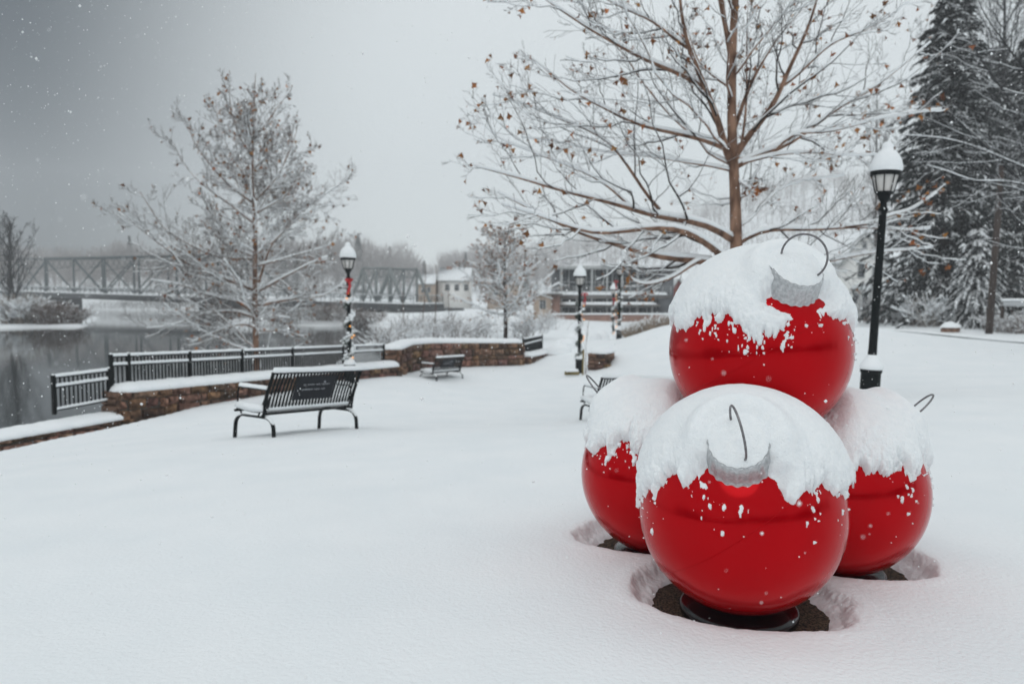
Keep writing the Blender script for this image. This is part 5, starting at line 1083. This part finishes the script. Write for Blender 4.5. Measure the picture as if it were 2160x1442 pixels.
for (pa, pb_, hT, nb) in ((22, 590, 8.8, 8), (770, 880, 6.0, 4)):
    sa, sb = s_px(pa), s_px(pb_); ss = np.linspace(sa, sb, nb + 1)
    for sd in (-1, 1):
        m = MB(); u = sd * bw_; beam(m, bp(ss[1], u, hT), bp(ss[-2], u, hT), .4); beam(m, bp(ss[0], u, 0), bp(ss[1], u, hT), .4); beam(m, bp(ss[-1], u, 0), bp(ss[-2], u, hT), .4)
        for i in range(1, nb): beam(m, bp(ss[i], u, 0), bp(ss[i], u, hT), .34)
        for i in range(1, nb - 1):
            if i < nb / 2: beam(m, bp(ss[i], u, hT), bp(ss[i + 1], u, 0), .24)
            if i >= nb / 2 - 1: beam(m, bp(ss[i + 1], u, hT), bp(ss[i], u, 0), .24)
        m.build('side_truss', M['steel' if nb == 8 else 'steel_pale'], root)
    for i in range(1, nb):
        m = MB(); beam(m, bp(ss[i], -bw_, hT), bp(ss[i], bw_, hT), .22); beam(m, bp(ss[i], -bw_, hT * .62), bp(ss[i], bw_, hT * .80), .14)
        n_ = 5
        for q in range(n_): 
            a, b_ = -bw_ + 2 * bw_ * q / n_, -bw_ + 2 * bw_ * (q + 1) / n_; beam(m, bp(ss[i], a, hT), bp(ss[i], b_, hT * .72), .09); beam(m, bp(ss[i], b_, hT), bp(ss[i], a, hT * .72), .09)
        m.build('sway_bracing', M['steel' if nb == 8 else 'steel_pale'], root)
for q in (137, 470, 790):
    s = s_px(q); m = MB(); m.box(bp(s, 0, -4.6), (5.5 if q == 470 else 3.2, 2 * bw_ + .5, 6.4), ax); m.build('pier', M['dark_girder'], root)
m = MB(); s = s_px(905); m.box(bp(s + 1.5, 0, -3.5), (4.5, 2 * bw_ + 3, 5.4), ax); m.build('abutment', M['dark_girder'], root)  # abutment block, its dark tone also stands in for shade beneath the span

# ------------------------------------------------------------------ far bank
small_tree('deciduous_tree', 'dark bare tree at the far left edge on the opposite bank', 22, 672, 466, 118, 190, 61, leafn=0, snow=.3, n_limb=26, mats=('bark_black', 'bark_black'), el=48, trunk_r=.45, t0=.12, lv=[(7, .5, 36, 5, .15, .1), (5, .5, 38, 4, .12, .1)], tip=.028)
small_tree('deciduous_tree', 'second dark bare tree on the opposite bank, cut by the left picture edge', -40, 672, 470, 124, 180, 62, leafn=0, snow=.3, n_limb=26, mats=('bark_black', 'bark_black'), el=46, trunk_r=.4, t0=.12, lv=[(7, .5, 38, 5, .15, .1), (5, .5, 40, 4, .12, .1)], tip=.028)
G5 = 'bushes on the opposite river bank'
for i, (px, Y, h, w_, mt, sn, n, lb) in enumerate([(52, 119, 4.6, 6.0, 'dry', 5.0, 110, 'white snow heaped bush left of the bridge pier on the opposite bank'), (20, 119, 2.4, 5.0, 'shrub', 2.5, 60, 'snowy bush at the foot of the dark bare tree at far left'), (112, 118.5, 3.6, 6.0, 'shrub', .15, 110, 'reddish brown bush at the water edge below the bridge end'), (160, 120, 2.4, 5.0, 'shrub', .4, 80, 'small brown bush right of the reddish one by the water'),
        (600, 121, 2.6, 7.0, 'shrub', 1.5, 60, 'greyish bush on the far bank left of the garlanded lamp'), (690, 121, 3.0, 8.0, 'shrub', .5, 90, 'greyish bush on the far bank right behind the garlanded lamp'), (760, 119, 3.0, 8.0, 'shrub', .5, 90, 'dark bush on the far bank left of the bridge abutment'), (480, 123, 2.2, 6.0, 'shrub', .6, 70, 'low bush on the far bank behind the conical tree')]):
    shrub('bush', lb, px, 684, Y, h, w_, 120 + i, n=n, mats=mt, snow=sn, group=G5, cat='bush', lf=.7, tip=.035, rfac=4.5 if mt != 'dry' else 7)
def wood(name, label, specs, seed, material, fir=0.0, stick=90):
    """specs : x, y, z, height, width of each crown -> one mass of crowns built from slender twigs"""
    rs = np.random.RandomState(seed); m = MB(); S_ = np.array(specs)
    for (x, y, z, h, w_) in S_:
        n = int(stick); m.mi = 0
        if rs.rand() < fir:
            m.mi = 1; t = rs.rand(n * 2) ** .8; az = rs.uniform(0, 6.283, n * 2); r_ = w_ * .32 * (1 - t) * rs.uniform(.4, 1, n * 2); c = np.stack([x + r_ * np.cos(az), y + r_ * np.sin(az), z + h * t], -1); d = np.stack([np.cos(az), np.sin(az), -.5 * np.ones(n * 2)], -1) * (h * .06 * (1.2 - t))[:, None]; wd = np.stack([-np.sin(az), np.cos(az), 0 * az], -1) * h * .035
            m.add(np.stack([c - wd, c + wd, c + d], 1).reshape(-1, 3), np.arange(n * 6).reshape(-1, 3)); continue
        m.tubes([[(x, y, z - 1), (x, y, z + h * .85)]], [[h * .014, h * .004]], 3)
        u = unit(rs.normal(0, 1, (n, 3))); rr_ = rs.rand(n) ** .45; ctr = A3(x, y, z + h * .58); c = ctr + u * rr_[:, None] * A3(w_ / 2, w_ / 2, h * .42); d = unit((c - A3(x, y, z + h * .2)) + rs.normal(0, h * .06, (n, 3))) * h * rs.uniform(.08, .20, n)[:, None]
        wd = unit(np.cross(d, rs.normal(0, 1, (n, 3)))) * h * rs.uniform(.003, .009, n)[:, None]; a = c - d * .6; m.add(np.stack([a - wd, a + wd, c + d * .5], 1).reshape(-1, 3), np.arange(n * 3).reshape(-1, 3))
    return tag(m.build(name, [M[material], M['far_fir']]), label, 'wood', kind='stuff')
rs = np.random.RandomState(77); sp = []
TOP = [(-300, 490), (0, 505), (100, 515), (190, 520), (230, 508), (290, 500), (340, 528), (420, 512), (560, 500), (650, 496), (720, 488), (770, 494), (800, 512), (850, 508), (870, 520), (895, 548), (912, 560), (925, 548), (960, 524), (1020, 516), (1080, 518), (1130, 534), (1180, 545)]
for row, (Y, dy) in enumerate(((245, 0), (270, -2), (232, 22))):
    for px in np.arange(-280, 1180, 17 if row < 2 else 22):
        p = px + rs.uniform(-8, 8); tp_ = np.interp(p, *zip(*TOP)) + dy + rs.uniform(-3, 12); Yj = Y + rs.uniform(-8, 8); x = X_(p, Yj); g = gz(x, Yj); h = W(p, tp_, Yj)[2] - g
        if h > 3: sp.append((x, Yj, g, h, h * rs.uniform(.5, .75)))
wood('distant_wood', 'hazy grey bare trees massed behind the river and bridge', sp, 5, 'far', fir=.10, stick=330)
sp = []
for i in range(1500):
    p = rs.uniform(930, 2500); Y = rs.uniform(250, 440); x = X_(p, Y); g = gz(x, Y); h = rs.uniform(8, 13); sp.append((x, Y, g, h, h * .65))
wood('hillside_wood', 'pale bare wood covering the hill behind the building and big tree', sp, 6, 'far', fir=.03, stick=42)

sp = []
for i in range(620):
    p = rs.uniform(190, 560); Y = rs.uniform(206, 216) if p < 430 else rs.uniform(121, 130); x = X_(p, Y); g = gz(x, Y)
    if g > ZW: h = rs.uniform(1.4, 3.4) if p < 430 else rs.uniform(1.2, 2.2); sp.append((x, Y, g - .3, h, h * 1.8))
wood('bank_brush', 'low grey brush along the far bank under the bridge', sp, 7, 'bark_grey', stick=60)
sp = []
for i in range(150):
    a = rs.uniform(-1.9, 1.9); R_ = rs.uniform(42, 70); x, y = R_ * math.sin(a + math.pi), R_ * math.cos(a + math.pi)
    if y < 2: h = rs.uniform(7, 13); sp.append((x, y, gz(x, y), h, h * .7))
wood('park_wood', 'bare trees bordering the park behind the viewer, mirrored in the ornaments', sp, 9, 'bark_dark', stick=260)
# ------------------------------------------------------------------ falling snow
rs = np.random.RandomState(99); n = 24000; Yf = 24 * rs.rand(n) ** .72 + 1.0; xf = rs.uniform(-.85, .85, n) * Yf; zf = EYE + rs.uniform(-.62, .55, n) * Yf - .08 * Yf
xf2 = rs.uniform(-12, 12, 2500); yf2 = rs.uniform(-10, 12, 2500); zf2 = rs.uniform(0, 7, 2500); ok = np.hypot(xf2, yf2) > 1.2
P = np.concatenate([np.stack([xf, Yf, zf], -1), np.stack([xf2, yf2, zf2], -1)[ok]]); gzv = ground(P[:, 0], P[:, 1], False); P = P[(P[:, 2] > gzv + .05)]
r = rs.uniform(.0018, .0062, len(P)) * (1 + 1.2 * (rs.rand(len(P)) > .95)) * np.clip(P[:, 1] / 4.5, .45, 1.25)
oc = np.array([(1, 0, 0), (-1, 0, 0), (0, 1, 0), (0, -1, 0), (0, 0, 1), (0, 0, -1)], float); V = P[:, None] + oc[None] * r[:, None, None] * rs.uniform(.5, 1.3, (len(P), 6, 1)); Fo = np.array([[0, 2, 4], [2, 1, 4], [1, 3, 4], [3, 0, 4], [2, 0, 5], [1, 2, 5], [3, 1, 5], [0, 3, 5]])
m = MB(); m.add(V.reshape(-1, 3), (Fo[None] + (np.arange(len(P)) * 6)[:, None, None]).reshape(-1, 3)); tag(m.build('falling_snow', M['flake']), 'snowflakes falling through the air', 'snowflakes', kind='stuff')
# ------------------------------------------------------------------ haze
HM = bpy.data.materials.new('haze_air'); HM.use_nodes = True; nt = HM.node_tree; nt.nodes.remove(nt.nodes['Principled BSDF']); pv = nt.nodes.new('ShaderNodeVolumePrincipled')
pv.inputs['Color'].default_value = (.97, .98, 1.0, 1); pv.inputs['Density'].default_value = .0011; pv.inputs['Density Attribute'].default_value = ''; pv.inputs['Anisotropy'].default_value = .1
nt.links.new(pv.outputs[0], nt.nodes['Material Output'].inputs['Volume'])
m = MB(); m.box((0, 0, 40), (1100, 1100, 100)); hz_ = m.build('haze', HM); tag(hz_, 'pale snowy air that fades the far bank and hills', 'haze', kind='stuff')
